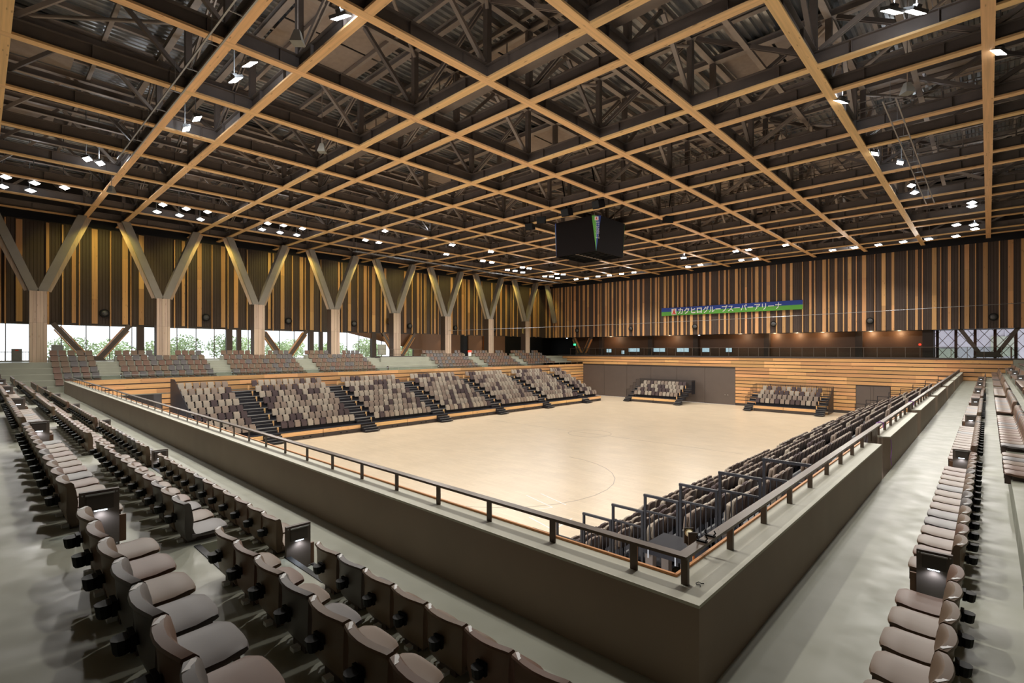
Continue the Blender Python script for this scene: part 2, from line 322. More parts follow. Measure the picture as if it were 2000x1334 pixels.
PR= [(-55.24,0.16),(-54.48,0.33),(-53.66,0.22),(-53.08,0.46),(-52.55,0.19),(-51.89,0.3),(-51.09,0.17),(-50.59,0.44),(-49.92,0.15),(-49.23,0.4),(-48.28,0.15),(-47.45,0.41),(-46.62,0.29),(-45.45,0.16),(-44.66,0.31),(-44.17,0.13),(-43.25,0.41),(-42.75,0.16),(-42.09,0.27),(-41.35,0.14),(-40.75,0.37),(-40.12,0.13),(-39.41,0.4),(-38.47,0.15),(-37.66,0.41),(-36.84,0.28),(-35.62,0.16),(-34.84,0.31),(-34.38,0.15),(-33.45,0.38),(-32.94,0.13),(-32.25,0.28),(-31.51,0.13),(-30.94,0.37),(-30.28,0.1),(-29.59,0.37),(-28.62,0.1),(-27.84,0.36),(-27.0,0.26),(-25.8,0.11),(-25.07,0.25),(-24.54,0.1),(-23.61,0.36),(-23.12,0.11),(-22.44,0.24),(-21.7,0.09),(-21.14,0.39),(-20.48,0.1),(-19.8,0.39),(-18.84,0.11),(-18.04,0.35),(-17.23,0.27),(-16.01,0.09),(-15.21,0.23),(-14.74,0.09),(-13.8,0.35),(-13.32,0.1),(-12.63,0.25),(-11.89,0.08),(-11.32,0.35),(-10.68,0.08),(-9.98,0.37),(-9.0,0.08),(-8.23,0.35),(-7.42,0.23),(-6.21,0.07),(-5.44,0.23),(-4.96,0.09),(-4.03,0.37),(-3.52,0.08),(-2.85,0.24),(-2.12,0.07),(-1.55,0.35),(-0.91,0.07),(-0.21,0.34),(0.77,0.06),(1.54,0.37),(2.41,0.34)]
PL= [(1.31,0.09),(1.58,0.06),(2.37,0.38),(4.05,0.19),(4.98,0.1),(5.69,0.27),(6.05,0.08),(7.07,0.4),(8.15,0.08),(9.19,0.4),(9.6,0.06),(10.39,0.38),(12.97,0.09),(13.7,0.26),(14.06,0.08),(15.07,0.38),(16.16,0.08),(17.19,0.38),(17.62,0.08),(18.39,0.39),(19.46,0.08),(21.7,0.28),(22.07,0.1),(23.1,0.4),(24.16,0.11),(25.2,0.39),(25.62,0.07),(26.42,0.42),(27.47,0.1),(29.72,0.24),(30.08,0.12),(31.1,0.4),(32.2,0.11),(33.23,0.41),(33.65,0.08),(34.43,0.44),(35.48,0.11),(36.09,0.3),(39.15,0.36),(40.23,0.12),(41.24,0.38),(41.72,0.11),(42.44,0.42),(42.51,0.24),(43.49,0.12),(44.11,0.29),(44.66,0.11),(47.13,0.39),(48.25,0.14),(49.27,0.42),(49.68,0.16),(50.47,0.4),(51.52,0.15),(52.12,0.28),(53.06,0.13),(55.27,0.27),(56.23,0.17),(57.31,0.42),(58.51,0.42),(59.56,0.19),(60.17,0.29),(61.08,0.15),(64.27,0.16),(65.34,0.48),(65.79,0.16),(66.48,0.4)]
for x, w in PR+[(4.4, .35), (5.6, .09), (6.6, .35), (8, .25)]:
    w = max(w, .09); zc = RND.choice((11.8, 12.6, 13.9, 15.0))
    if w < .2: bx('board', 'woodz', x-w/2, x+w/2, 67.10, 67.25, 9.10, 17.5, uw)
    else: bx('board', 'woodz', x-w/2, x+w/2, 67.17, 67.25, 9.10, zc-.003, uw); bx('board', 'woodz', x-w/2, x+w/2, 67.17, 67.25, zc+.003, 17.5, uw)
for y, w in PL+[(-.6, .38), (-1.7, .1), (-2.8, .3), (-4, .4)]:
    w = max(w, .09); zc = RND.choice((11.4, 12.6, 13.9, 15.2))
    if w < .2: bx('board', 'woodz', -56.48, -56.34, y-w/2, y+w/2, 9.10, 17.5, ul)
    else: bx('board', 'woodz', -56.48, -56.41, y-w/2, y+w/2, 9.10, zc-.003, ul); bx('board', 'woodz', -56.48, -56.41, y-w/2, y+w/2, zc+.003, 17.5, ul)
# ---- window-side barrier: timber courses over the telescopic stand
bw = empty('wall_window_side'); bw['kind'] = 'structure'
bx('backing', 'base', -47.2, -46.93, 9.95, 66.3, 0, 4.80, bw); bx('backing', 'base', -47.2, -46.93, 4.6, 9.95, 3.76, 4.80, bw); bx('passage', 'base', -50, -49.8, 4.6, 10, 0, 4, bw)
for c in range(11):
    z1 = 4.83-.415*c; z0 = z1-.33; y = 4.6 if z0 > 3.5 else 9.95
    while y < 66.2:
        y2 = min(y+RND.choice((2.0, 3.0, 4.0, 4.0)), 66.25); bx('board', 'woody', -46.93, -46.87, y, y2-.004, z0, z1, bw); y = y2
gr = empty('glass_balustrade'); tag(gr, 'low frameless glass strip on top of the timber barrier before the window-side stand', 'balustrade')
for i in range(41): bx('pane', 'glassb', -46.92, -46.905, 4.7+1.5*i, 6.17+1.5*i, 4.83, 5.14, gr)
bx('handrail', 'nose', -46.93, -46.89, 4.7, 66.2, 5.14, 5.16, gr)
# ---- window strip over the concourse
wn = empty('window_1'); wn['kind'] = 'structure'
mull = [-6.4, -4.8, -3.2, -1.6, 0, 1.6, 3.3, 4.9, 6.5, 8.1, 9.7, 11.6, 13.2, 14.8, 16.4, 18.0, 19.6, 21.2, 22.8, 24.4, 26.0, 27.6, 29.2, 30.8, 32.4, 34, 35.6, 37.2, 38.8, 40.4]
for a, b in zip(mull, mull[1:]): bx('pane', 'glass', -56.52, -56.50, a+.03, b-.03, 6.2, 9.12, wn)
for a in mull: bx('mullion', 'rail', -56.56, -56.46, a-.03, a+.03, 6.1, 9.12, wn)
bx('sill', 'ptop', -56.6, -56.4, -8, 40.4, 6.08, 6.16, wn)
# broad wall piers in the strip beside the columns, and the solid wall near the far corner
wl = empty('wall_concourse'); wl['kind'] = 'structure'
for a, b in [(10.0, 10.55), (17.4, 17.95), (18.4, 18.8), (26.0, 26.5), (27.2, 27.6), (34.0, 34.6)]: bx('pier', 'clad', -56.45, -56.1, a, b, 6.1, 9.15, wl)
MB().prism([(30.6, 9.15), (40.6, 9.15), (40.6, 7.1), (31.5, 8.95)], 0, -56.44, -56.2).build('stair_soffit', 'recess', wl)
bx('panel', 'recess', -56.5, -56.2, 40.4, 48.6, 6.1, 9.2, wl); bx('panel', 'recess', -56.5, -56.2, 50.2, 58.0, 6.1, 9.2, wl); bx('panel', 'black', -56.6, -56.3, 58, 67.3, 6.1, 9.2, wl); bx('panel', 'blackout', -56.6, -56.4, 48.6, 50.2, 6.1, 9.2, wl)
bx('soffit', 'base', -57.5, -56.4, -8, 67.3, 9.13, 9.3, wl)
for y in (45.6, 53.4): MB().tube([(-56.0, y, 6.1), (-56.0, y, 9.13)], .35, 16).build('copper_drum', 'copper', wl, True)
bx('wall_behind', 'base', 12, 12.3, -8.3, 72, 0, 24)['kind'] = 'structure'; bx('wall_back', 'base', -57.5, 12, -8.3, -8, 0, 24)['kind'] = 'structure'
bx('wall_outer', 'base', -57.8, -57.5, -8, 72, 0, 6.08)['kind'] = 'structure'; bx('wall_outer', 'base', -57.8, -57.5, 67, 72.3, 6.08, 22)['kind'] = 'structure'
# ---- end window beside the last brace
w2 = empty('window_2'); w2['kind'] = 'structure'
for i in range(10):
    x = -4.0+1.5*i; bx('pane', 'glass', x+.04, x+1.46, 71.2, 71.22, 6.2, 9.15, w2)
    bx('mullion', 'brownst', x-.12, x+.12, 71.1, 71.3, 6.1, 9.2, w2)
for i in range(16):
    for s in (1, -1): br_('lattice_bar', 'brownst', (-6+.95*i, 71.9, 6.1), (-6+.95*i+s*2.6, 71.9, 9.6), .05, .05, w2)
# ---- roof: deck, ceiling
cl = empty('ceiling'); cl['kind'] = 'structure'
mb = MB(); x = -57.5; pts = []
while x < 12: pts += [(x, 21.6), (x+.13, 21.6), (x+.18, 21.72), (x+.31, 21.72)]; x += .36
n_ = len(pts)
for y in (-8, 72): mb.v += [(p[0], y, p[1]) for p in pts]
mb.f = [(i, i+1, n_+i+1, n_+i) for i in range(n_-1)]; mb.build('roof_deck', 'deck', cl)
bx('roof_slab', 'base', -57.8, 12.3, -8.3, 72.3, 21.75, 22.0, cl)
# ================================================================== ROOF BEAMS
BX = [9.77-4.887*i for i in range(14)]
AYL = sorted([3.38+8*k+s*2.73 for k in range(-1, 9) for s in (-1, 1) if -8 < 3.38+8*k+s*2.73 < 66.5])
def hbeam(axis, v, a, b, w=.30, z0=17.88, z1=18.40):
    mb = MB()
    for (l, r, s, t) in ((-w/2, w/2, z0, z0+.03), (-.015, .015, z0+.03, z1-.03), (-w/2, w/2, z1-.03, z1)):
        if axis == 'x': mb.box(a, b, v+l, v+r, s, t)
        else: mb.box(v+l, v+r, a, b, s, t)
    t = a+1.2
    while t < b:
        if axis == 'x': mb.box(t, t+.02, v-w/2+.02, v+w/2-.02, z0+.03, z1-.03)
        else: mb.box(v-w/2+.02, v+w/2-.02, t, t+.02, z0+.03, z1-.03)
        t += 2.445
    return mb
for i, y in enumerate(AYL):
    t = empty('roof_truss', (0, 0, 0)); tag(t, f'timber-faced steel roof beam parallel to the end wall, {od(len(AYL)-i)} from that wall', 'roof beam')
    bx('timber_strip', 'beamx', -56.2, 11.9, y-.175, y+.175, 17.80, 17.88, t)
    hbeam('x', y, -56.2, 11.9).build('bottom_chord', 'steel', t)
    MB().box(-56.2, 11.9, y-.13, y+.13, 20.95, 20.98).box(-56.2, 11.9, y-.012, y+.012, 20.98, 21.22).box(-56.2, 11.9, y-.13, y+.13, 21.22, 21.25).build('top_chord', 'steel2', t)
    for j, x in enumerate(BX[1:]):
        if (i//2+j) % 2: p, q = (x+.2, y, 18.45), (x+4.6, y, 20.9)
        else: p, q = (x+4.65, y, 18.45), (x+.3, y, 20.9)
        for s in (-.07, .07): br_('diagonal', 'steel2' if (i+j) % 3 == 0 else 'steel', (p[0], y+s, p[2]), (q[0], y+s, q[2]), .05, .16, t)
for i, x in enumerate(BX):
    t = empty('roof_truss'); tag(t, f'timber-faced roof beam running towards the end wall, {od(len(BX)-i)} from the windowed wall', 'roof beam')
    bx('timber_strip', 'beamy', x-.178, x+.178, -8, 66.95, 17.796, 17.88, t)
    hbeam('y', x, -8, 66.95, .31, 17.88, 18.43).build('bottom_chord', 'steel', t)
    MB().box(x-.13, x+.13, -8, 67, 20.92, 20.95).box(x-.012, x+.012, -8, 67, 20.95, 21.19).box(x-.13, x+.13, -8, 67, 21.19, 21.22).build('top_chord', 'steel2', t)
    for y in AYL: bx('post', 'steel', x-.12, x+.12, y-.12, y+.12, 18.4, 20.95, t)
    for k in range(0, 8):
        y0 = 3.38+8*k; s = 1 if (k+i) % 2 else -1
        br_('diagonal', 'steel', (x, y0+s*2.5, 18.5), (x, y0+s*.1, 20.9), .17, .14, t); br_('diagonal', 'steel2', (x, y0-s*2.5, 18.5), (x, y0-s*.1, 20.9), .17, .14, t)
# purlins, bracing pipes and panels under the deck belong to the ceiling
for i in range(27): bx('purlin', 'steel2', 9.77-1.2-2.44*i-.08, 9.77-1.2-2.44*i+.08, -8, 67, 21.28, 21.5, cl)
for i in range(24): bx('purlin', 'steel2', -57, 12, -5+3.0*i-.08, -5+3.0*i+.08, 21.05, 21.25, cl)
pipe = MB().tube([(-.5, 0, 0), (.5, 0, 0)], .5, 8).mesh('pipe', 'steel2', True)
for i in range(1, 12):
    for k in range(0, 8):
        if (i*3+k*5) % 4 < 2:
            o = br_('bracing_pipe', 'steel2', (BX[i], 3.38+8*k-2.73, 20.7), (BX[i]-4.887*(1 if k % 2 else -1), 3.38+8*k+2.73, 20.7), .16, .16, cl); o.data = pipe
for i in range(0, 13):
    for k in range(0, 9):
        if (i*7+k*3) % 5 < 2:
            for s in (0, 1): bx('acoustic_panel', 'panel', BX[i]-2.35-2.4*s, BX[i]-.08-2.4*s, 3.4+8*k-2.3, 3.4+8*k+(2.3 if k % 2 else -.1), 21.27, 21.31, cl)
for i in range(13):
    x = BX[i]-2.44; bx('secondary_beam', 'steel2', x-.11, x+.11, -8, 67, 19.55, 19.58, cl); bx('secondary_web', 'steel', x-.015, x+.015, -8, 67, 19.58, 19.85, cl)
# narrow-bay roof catwalks
for n_, (y, xa, xb, lb) in enumerate([(31.4, -17, 6, 'roof catwalk with mesh rail above the beams nearest mid hall'), (15.4, -32, -4, 'roof catwalk with mesh rail above the near half of the hall'), (55.4, -50, 6, 'roof catwalk with mesh rail above the beams by the end wall'), (39.4, -22, 8, 'short roof catwalk with mesh rail beyond the score cube')]):
    t = empty('catwalk'); tag(t, lb, 'catwalk', 'catwalks in the roof')
    bx('grating', 'steel', xa, xb, y-.45, y+.45, 18.62, 18.67, t)
    for s in (-.45, .45):
        for z in (19.1, 19.6): bx('rail', 'steel2', xa, xb, y+s-.02, y+s+.02, z, z+.04, t)
        x = xa
        while x < xb: bx('stanchion', 'steel2', x, x+.04, y+s-.02, y+s+.02, 18.62, 19.6, t); x += 1.1
# hanging pipe battens
def batten(lb, p, q):
    t = empty('lighting_batten'); tag(t, lb, 'pipe batten'); d = (Vector(q)-Vector(p)).normalized(); L = (Vector(q)-Vector(p)).length; sd = Vector((0,0,1)).cross(d)*.22
    for s in (-1, 1): br_('pipe', 'nose', Vector(p)+sd*s, Vector(q)+sd*s, .05, .05, t)
    i = .3
    while i < L: c = Vector(p)+d*i; br_('tie', 'nose', c-sd, c+sd, .03, .03, t); br_('hanger', 'nose', c, c+Vector((0, 0, 18.6-p[2])), .012, .012, t); i += 2.3
batten('twin pipe batten hung under the roof near the near seating', (-12, 5.5, 17.4), (-34.5, 5.5, 17.4))
batten('twin pipe batten hung under the roof beside the stepped parapet', (-3.0, 26, 17.4), (-3.0, 46.4, 17.4))
batten('pale ladder-like batten hung along the Y-shaped columns', (-48.1, 27, 17.3), (-48.1, 62, 17.3))
# ================================================================== COLUMNS
CYS = [3.25+8.0*k for k in range(8)]
SIDE = ['nearest the corner of the long parapet' if False else '' for _ in CYS]
for k, y in enumerate(CYS):
    t = empty('y_column', (-53, y, 6.08)); tag(t, f'Y-shaped column of timber-clad shaft and grey steel arms, {od(8-k)} from the end wall', 'column', 'Y columns along the window-side stand')
    w = .50
    core = MB().box(-w+.03, w-.02, -w+.02, w-.02, 0, 5.40).build('shaft', 'clad', t)
    for j in range(5):
        a = -w+.2*j
        MB().box(w-.02, w+(.04 if j % 2 == 0 else .015), a+.005, a+.195, 0, 3.0).build('cladding_board', 'colwood', core)
        MB().box(w-.02, w+(.04 if j % 2 == 0 else .015), a+.005, a+.195, 3.01, 5.42).build('cladding_board', 'colwood', core)
    for s in (-1, 1):
        p = Vector((0, s*.18, 5.40)); q = Vector((0, s*2.72, 11.72)); o1 = MB()
        d = (q-p).normalized(); c = Vector((1,0,0)).cross(d).normalized()
        n_ = len(o1.v)
        for e, hh in ((Vector((0, 0, 5.40)), 0), (Vector((0, s*2.55, 11.70)), 0)):
            for xx in (-.32, .34):
                for ss in (-1, 1): o1.v.append((xx, e.y+ss*.29+(s*.22 if e.z < 6 else s*.05), e.z))
        o1.f = [(0,1,3,2), (4,6,7,5), (0,2,6,4), (1,5,7,3), (0,4,5,1), (2,3,7,6)]
        o1.build('arm', 'armp', t)
        MB().bar((.06, s*.50+s*.0, 5.5), (.06, s*2.92, 11.6), .56, .03, (1, 0, 0)).build('arm_edge_board', 'colwood', t)
t = empty('half_arm'); tag(t, 'single leaning steel roof arm without a shaft at the far corner of the hall', 'column arm')
MB().bar((-53, 66.75, 11.6), (-53, 64.6, 17.7), .6, .5, (1, 0, 0)).build('arm', 'armp', t)
lt = bpy.data.curves.new('letter_e', 'FONT'); lt.body = 'E'; lt.size = .95; lt.extrude = .01
def text(name, body, size, m, loc, rot, ext=.01, bold=0, sx=1.0):
    c = bpy.data.curves.new(name, 'FONT'); c.body = body; c.size = size; c.extrude = ext; c.offset = bold; c.resolution_u = 2
    o = bpy.data.objects.new(name, c); C.objects.link(o); bpy.context.view_layer.update()
    me = bpy.data.meshes.new_from_object(o.evaluated_get(bpy.context.evaluated_depsgraph_get())); bpy.data.objects.remove(o)
    me.materials.clear(); me.materials.append(M[m]); o = link(name, me, None, loc); o.rotation_euler = rot; o.scale = (sx, 1, 1); return o
tag(text('letter_sign', 'E', 1.0, 'yellow', (-53.25, CYS[7]-.52, 9.65), (math.pi/2, 0, 0)), 'yellow letter E on the dark side of the column nearest the end wall', 'letter')
# V braces in the window strip and in the gallery
def vbrace(lb, plane, c, z0, z1, half, foot, wd=True):
    t = empty('v_brace'); tag(t, lb, 'brace', 'V-shaped steel braces')
    for s in (-1, 1):
        if plane == 'x': p, q = (-55.6, c+s*foot, z0), (-55.6, c+s*half, z1); up = (1, 0, 0)
        else: p, q = (c+s*foot, 68.0, z0), (c+s*half, 68.0, z1); up = (0, 1, 0)
        MB().bar(p, q, .34, .30, up).build('steel_leg', 'rail', t)
        if wd:
            d = (Vector(q)-Vector(p)); n2 = Vector(up).cross(d).normalized()*.24
            for g in (-1, 1): MB().bar(Vector(p)+n2*g+d*.03, Vector(q)+n2*g-d*.12, .07, .40, up).build('timber_edge', 'orange', t)
    if plane == 'x': MB().prism([(c-.9, z0-.1), (c+.9, z0-.1), (c+.5, z0+.3), (c-.5, z0+.3)], 0, -55.9, -55.3).build('foot_block', 'rail', t)
    else: MB().prism([(c-1.1, z0-.4), (c+1.1, z0-.4), (c+.7, z0+.15), (c-.7, z0+.15)], 1, 67.6, 68.4).build('foot_block', 'rail', t)
vbrace('V brace with timber edges in the window strip beyond the second column', 'x', 6.85, 6.2, 9.2, 2.55, .35)
vbrace('V brace with timber edges in the window strip between the third and fourth columns', 'x', 23.0, 6.2, 9.2, 2.45, .35)
vbrace('V brace with timber edges behind the wheelchair deck', 'x', 37.6, 6.2, 9.2, 2.45, .35)
vbrace('slim V brace in the dim gallery near the far corner', 'y', -48.3, 6.4, 9.2, 1.8, .35)
vbrace('big dark V brace standing before the latticed end window', 'y', 0.0, 6.7, 9.2, 2.1, .65, False)
# ================================================================== LAMPS
fl0 = empty('floodlight')
def ft(mb):                         # the lamp head tilts on its hanger
    c, s = math.cos(.42), math.sin(.42); mb.v = [(v[0], v[1]*c-v[2]*s, v[1]*s+v[2]*c) for v in mb.v]; return mb
ft(MB().box(-.33, .33, -.18, .18, .0, .10).box(-.10, .10, -.08, .08, .10, .22)).build('housing', 'housing', fl0)
for s in (-1, 1): ft(MB().box(s*.16-.135, s*.16+.135, -.15, .15, -.012, .0)).build('lamp_panel', 'flood', fl0)
MB().bar((0, -.06, .15), (0, -.06, 3.5), .035, .035).build('hanger', 'nose', fl0)
FL = [(-20.22,7.07),(-21.8,7.09),(-26.77,7.05),(-28.37,7.02),(-15.22,8.09),(-37.19,4.91),(-36.9,4.3),(-44.4,1.27),(-44.64,2.6),(-44.46,4.02),(-47.12,1.22),(-46.96,2.53),(-44.42,9.48),(-47.01,9.66),(-44.39,10.98),(-46.94,11.15),(-44.17,12.34),(-47.13,12.68),(-44.49,16.99),(-47.09,17.5),(-44.22,18.2),(-47.11,19.07),(-44.1,19.8),(-47.0,20.57),(-39.62,25.32),(-44.28,26.11),(-44.35,27.64),(-39.88,33.38),(-44.21,36.18),(-39.53,38.59),(-44.27,41.84),(-44.23,43.32),(-46.89,48.84),(-46.73,50.18),(-44.03,48.7),(-43.94,49.9),(-46.87,51.89),(-46.97,56.78),(-46.39,57.6),(-46.7,59.44),(-44.3,56.22),(-43.94,57.21),(-45.53,62.46),(-43.87,62.84),(-41.45,62.26),(-39.71,62.53),(-37.56,62.32),(-35.68,62.43),(-25.82,56.5),(-28.21,63.07),(-26.41,62.64),(-19.98,56.64),(-21.51,62.83),(-18.68,56.72),(-20.0,63.11),(-15.12,56.86),(-12.2,63.21),(-10.22,63.23),(-8.18,63.27),(-6.16,63.19),(-4.2,63.28),(-2.23,63.46),(-2.0,57.76),(-0.91,58.78),(-0.87,60.81),(-0.88,49.82),(-0.9,51.04),(-3.66,41.92),(-3.67,43.94),(-3.69,36.39),(-4.52,33.76),(-4.65,25.67),(0.26,25.31),(-2.23,19.97),(-1.7,20.5)]
place = {}
for i, (x, y) in enumerate(FL):
    if x < -43: zone = 'over the front of the window-side stand'
    elif y > 61: zone = 'in the line before the end wall'
    elif x > -6: zone = 'above the stepped parapet'
    elif y < 9: zone = 'above the near end of the arena'
    else: zone = 'between the mid-hall roof beams'
    n_ = place.get(zone, 0)+1; place[zone] = n_
    o = fl0 if i == 0 else dup(fl0, (0,0,0)); o.location = (x, y, 17.75)
    d = Vector((-24.3-x, 33-y, 0)); o.rotation_euler = (0, 0, math.atan2(d.y, d.x)-math.pi/2)
    tag(o, f'white twin-panel LED floodlight {zone}, {od(n_)} of its line', 'floodlight', 'floodlights '+zone)
def simple(name, lb, cat, parts, loc=(0,0,0), group=None):
    t = empty(name, loc); tag(t, lb, cat, group)
    for nm, mb, m in parts: mb.build(nm, m, t)
    return t
for i, (x, y, lb) in enumerate([(-40.5, 5.9, 'grey bell-shaped speaker hung beside the first column'), (-16.4, 7.2, 'grey bell-shaped speaker hung over the near seating'), (-2.3, 24.9, 'grey bell-shaped speaker hung by the stepped parapet'), (-24.5, 12.0, 'grey bell-shaped speaker hung over the near half of the floor')]):
    simple('pendant_speaker', lb, 'speaker', [('horn', MB().tube([(0,0,0), (0,0,.42)], [.27, .12], 4), 'grey'), ('rod', MB().bar((0,0,.42), (0,0,4.0), .03, .03), 'steel2')], (x, y, 17.0), 'pendant speakers')
# round dark dome units on the upper walls
for i, y in enumerate([7.73, 15.62, 23.72, 31.66, 39.84, 47.79, 55.73, 63.72]):
    simple('wall_dome', f'round black wall nozzle low on the windowed wall, {od(8-i)} from the end wall', 'air nozzle', [('ring', MB().tube([(0,0,0), (.14,0,0)], .36, 20), 'black'), ('ball', MB().tube([(.14,0,0), (.22,0,0), (.26,0,0)], [.27, .20, .08], 14), 'housing')], (-56.42, y, 10.23), 'round wall nozzles')
for i, x in enumerate([-48.71, -38.87, -29.07, -19.19, -9.43, .36]):
    simple('wall_dome', f'round black wall nozzle under the boards of the end wall, {od(6-i)} from the latticed window', 'air nozzle', [('ring', MB().tube([(0,0,0), (0,-.14,0)], .36, 20), 'black'), ('ball', MB().tube([(0,-.14,0), (0,-.22,0), (0,-.26,0)], [.27, .20, .08], 14), 'housing')], (x, 67.2, 10.2), 'round wall nozzles')
# banner with the hall name
t = empty('banner'); tag(t, 'long blue and green hall name banner across the boarded end wall', 'banner')
bx('blue_band', 'blue', -33.86, -15.97, 66.98, 67.08, 12.40, 12.95, t); bx('green_band', 'green', -33.86, -15.97, 66.98, 67.08, 11.85, 12.40, t)
bx('logo_panel', 'white', -32.35, -31.65, 66.95, 66.98, 11.97, 12.80, t)
MB().prism([(-32.28, 12.02), (-32.05, 12.02), (-32.02, 12.18), (-31.95, 12.02), (-31.70, 12.02), (-31.74, 12.14), (-31.84, 12.2), (-31.80, 12.34), (-31.92, 12.52), (-31.86, 12.62), (-31.94, 12.76), (-32.06, 12.62), (-32.05, 12.5), (-32.16, 12.34), (-32.12, 12.2), (-32.26, 12.1)], 1, 66.93, 66.95).build('logo_figure', 'logo', t)
o = text('banner_text', 'カクヒロ', .94, 'white', (-31.45, 66.96, 12.07), (math.pi/2, 0, 0), .01, .028, .93); o.parent = t
o = text('banner_text', 'グループスーパーアリーナ', .94, 'white', (-27.90, 66.96, 12.07), (math.pi/2, 0, 0), .01, .008, .86); o.parent = t
# score cube
cx, cy, z0, z1 = -24.4, 35.4, 14.8, 17.55
t = empty('score_cube', (cx, cy, 0)); tag(t, 'large black four-sided score display hanging over mid floor', 'scoreboard')
def face(u, v, name='screen'):      # one tapered screen; u outward, v along
    mb = MB(); a, b_ = 1.92, 1.97
    for z, hw, off in ((z0, b_, 2.00), (z1, a-.14, 2.30)):
        for s in (-1, 1):
            for dd in (0, -.12): mb.v.append((u[0]*(off+dd)+v[0]*hw*s, u[1]*(off+dd)+v[1]*hw*s, z))
    mb.f = [(0,2,6,4), (1,5,7,3), (0,4,5,1), (2,3,7,6), (4,6,7,5), (0,1,3,2)]; return mb.build(name, 'ledwall', t)
for u, v in (((0,-1), (1,0)), ((1,0), (0,1)), ((0,1), (-1,0)), ((-1,0), (0,-1))): face(u, v)
for sx, sy in ((1, -1), (-1, -1), (1, 1), (-1, 1)):
    bot = Vector((1.99*sx, 1.99*sy, z0)); ta = Vector((1.79*sx, 2.31*sy, z1)); tb = Vector((2.31*sx, 1.79*sy, z1)); tm = (ta+tb)/2+Vector((.02*sx, .02*sy, 0))
    for a, b_, m in ((ta, tm, 'green' if sx*sy < 0 else 'blue'), (tm, tb, 'blue' if sx*sy < 0 else 'green')):
        mb = MB(); mb.v = [tuple(bot), tuple(a), tuple(b_), tuple(bot*.97+Vector((0,0,z0*.03))), tuple(Vector((a.x*.97, a.y*.97, a.z))), tuple(Vector((b_.x*.97, b_.y*.97, b_.z)))]
        mb.f = [(0,1,2), (3,5,4), (0,3,4,1), (1,4,5,2), (2,5,3,0)]; mb.build('corner_wedge', m, t)
lg = MB().box(-.15, .15, -.01, .01, -.15, .15).build('corner_logo', 'white', t); lg.location = (2.095, -2.095, z1-.24); lg.rotation_euler = (0, 0, math.pi/4)
lg2 = MB().prism([(-.09, -.11), (-.02, -.11), (0, -.04), (.03, -.11), (.09, -.11), (.03, .02), (.05, .10), (-.02, .11), (-.04, .02)], 1, -.02, -.011).build('corner_logo_figure', 'logo', t); lg2.location = lg.location; lg2.rotation_euler = lg.rotation_euler
for body, dx in (('カクヒログループ', .07), ('スーパーアリーナ', -.07)):
    o = text('corner_text', body, .17, 'white', (2.255+dx*.7, -2.255+dx*.7, z1-.42), (0, 0, 0), .003, .001); o.parent = t
    o.matrix_local = Matrix.Translation((2.10+dx*.75, -2.10+dx*.75, z1-.46)) @ Matrix.Rotation(math.pi/4, 4, 'Z') @ Matrix.Rotation(math.pi/2, 4, 'X') @ Matrix.Rotation(-math.pi/2, 4, 'Z')
for i in range(9): MB().box(-1.96, 1.96, -1.96+.48*i, -1.92+.48*i, z0, z0+.08).build('base_bar', 'black', t)
MB().box(-.03, .03, -1.96, 1.96, z0-.02, z0+.06).build('base_bar', 'steel2', t); MB().box(-1.96, 1.96, -1.96, 1.96, z0+.25, z0+.3).build('inner_tray', 'black', t)
for sx, sy in ((1, 1), (1, -1), (-1, 1), (-1, -1)): MB().bar((sx*1.5, sy*1.5, z1-.2), (sx*1.5, sy*1.5, 21.2), .06, .06).build('hanger', 'steel2', t)
MB().box(-2.1, 2.1, -2.1, 2.1, z1-.15, z1-.1).build('top_tray', 'ledwall', t)
for i, (x, y, r_, lb) in enumerate([(-28.6, 32.6, .3, 'black box speaker under the roof, farthest out on the near side of the score cube'), (-26.5, 31.6, .5, 'black box speaker over the window-side edge of the score cube'), (-23.6, 31.2, 0, 'black box speaker over the near face of the score cube'), (-20.6, 31.0, -.2, 'larger black box speaker over the near corner of the score cube'), (-18.9, 38.5, .9, 'small black speaker beyond the score cube')]):
    simple('box_speaker', lb, 'speaker', [('cabinet', MB().box(-.34, .34, -.3, .3, -.28, .28), 'ledwall'), ('yoke', MB().bar((0,0,.3), (0,0,3.6), .05, .1), 'black'), ('grille', MB().box(-.33, .33, -.32, -.3, -.25, .25), 'black')], (x, y, 17.6), 'speakers round the score cube').rotation_euler = (.25, 0, r_)
# cable across the hall
tag(MB().tube([Vector((-52.45, 43.3, 9.62)).lerp(Vector((2.4, 66, 11.35)), i/12)-Vector((0, 0, .25*math.sin(math.pi*i/12))) for i in range(13)], .022, 5).build('steel_cable', 'nose'), 'thin steel cable stretched from a column across the end wall', 'cable')
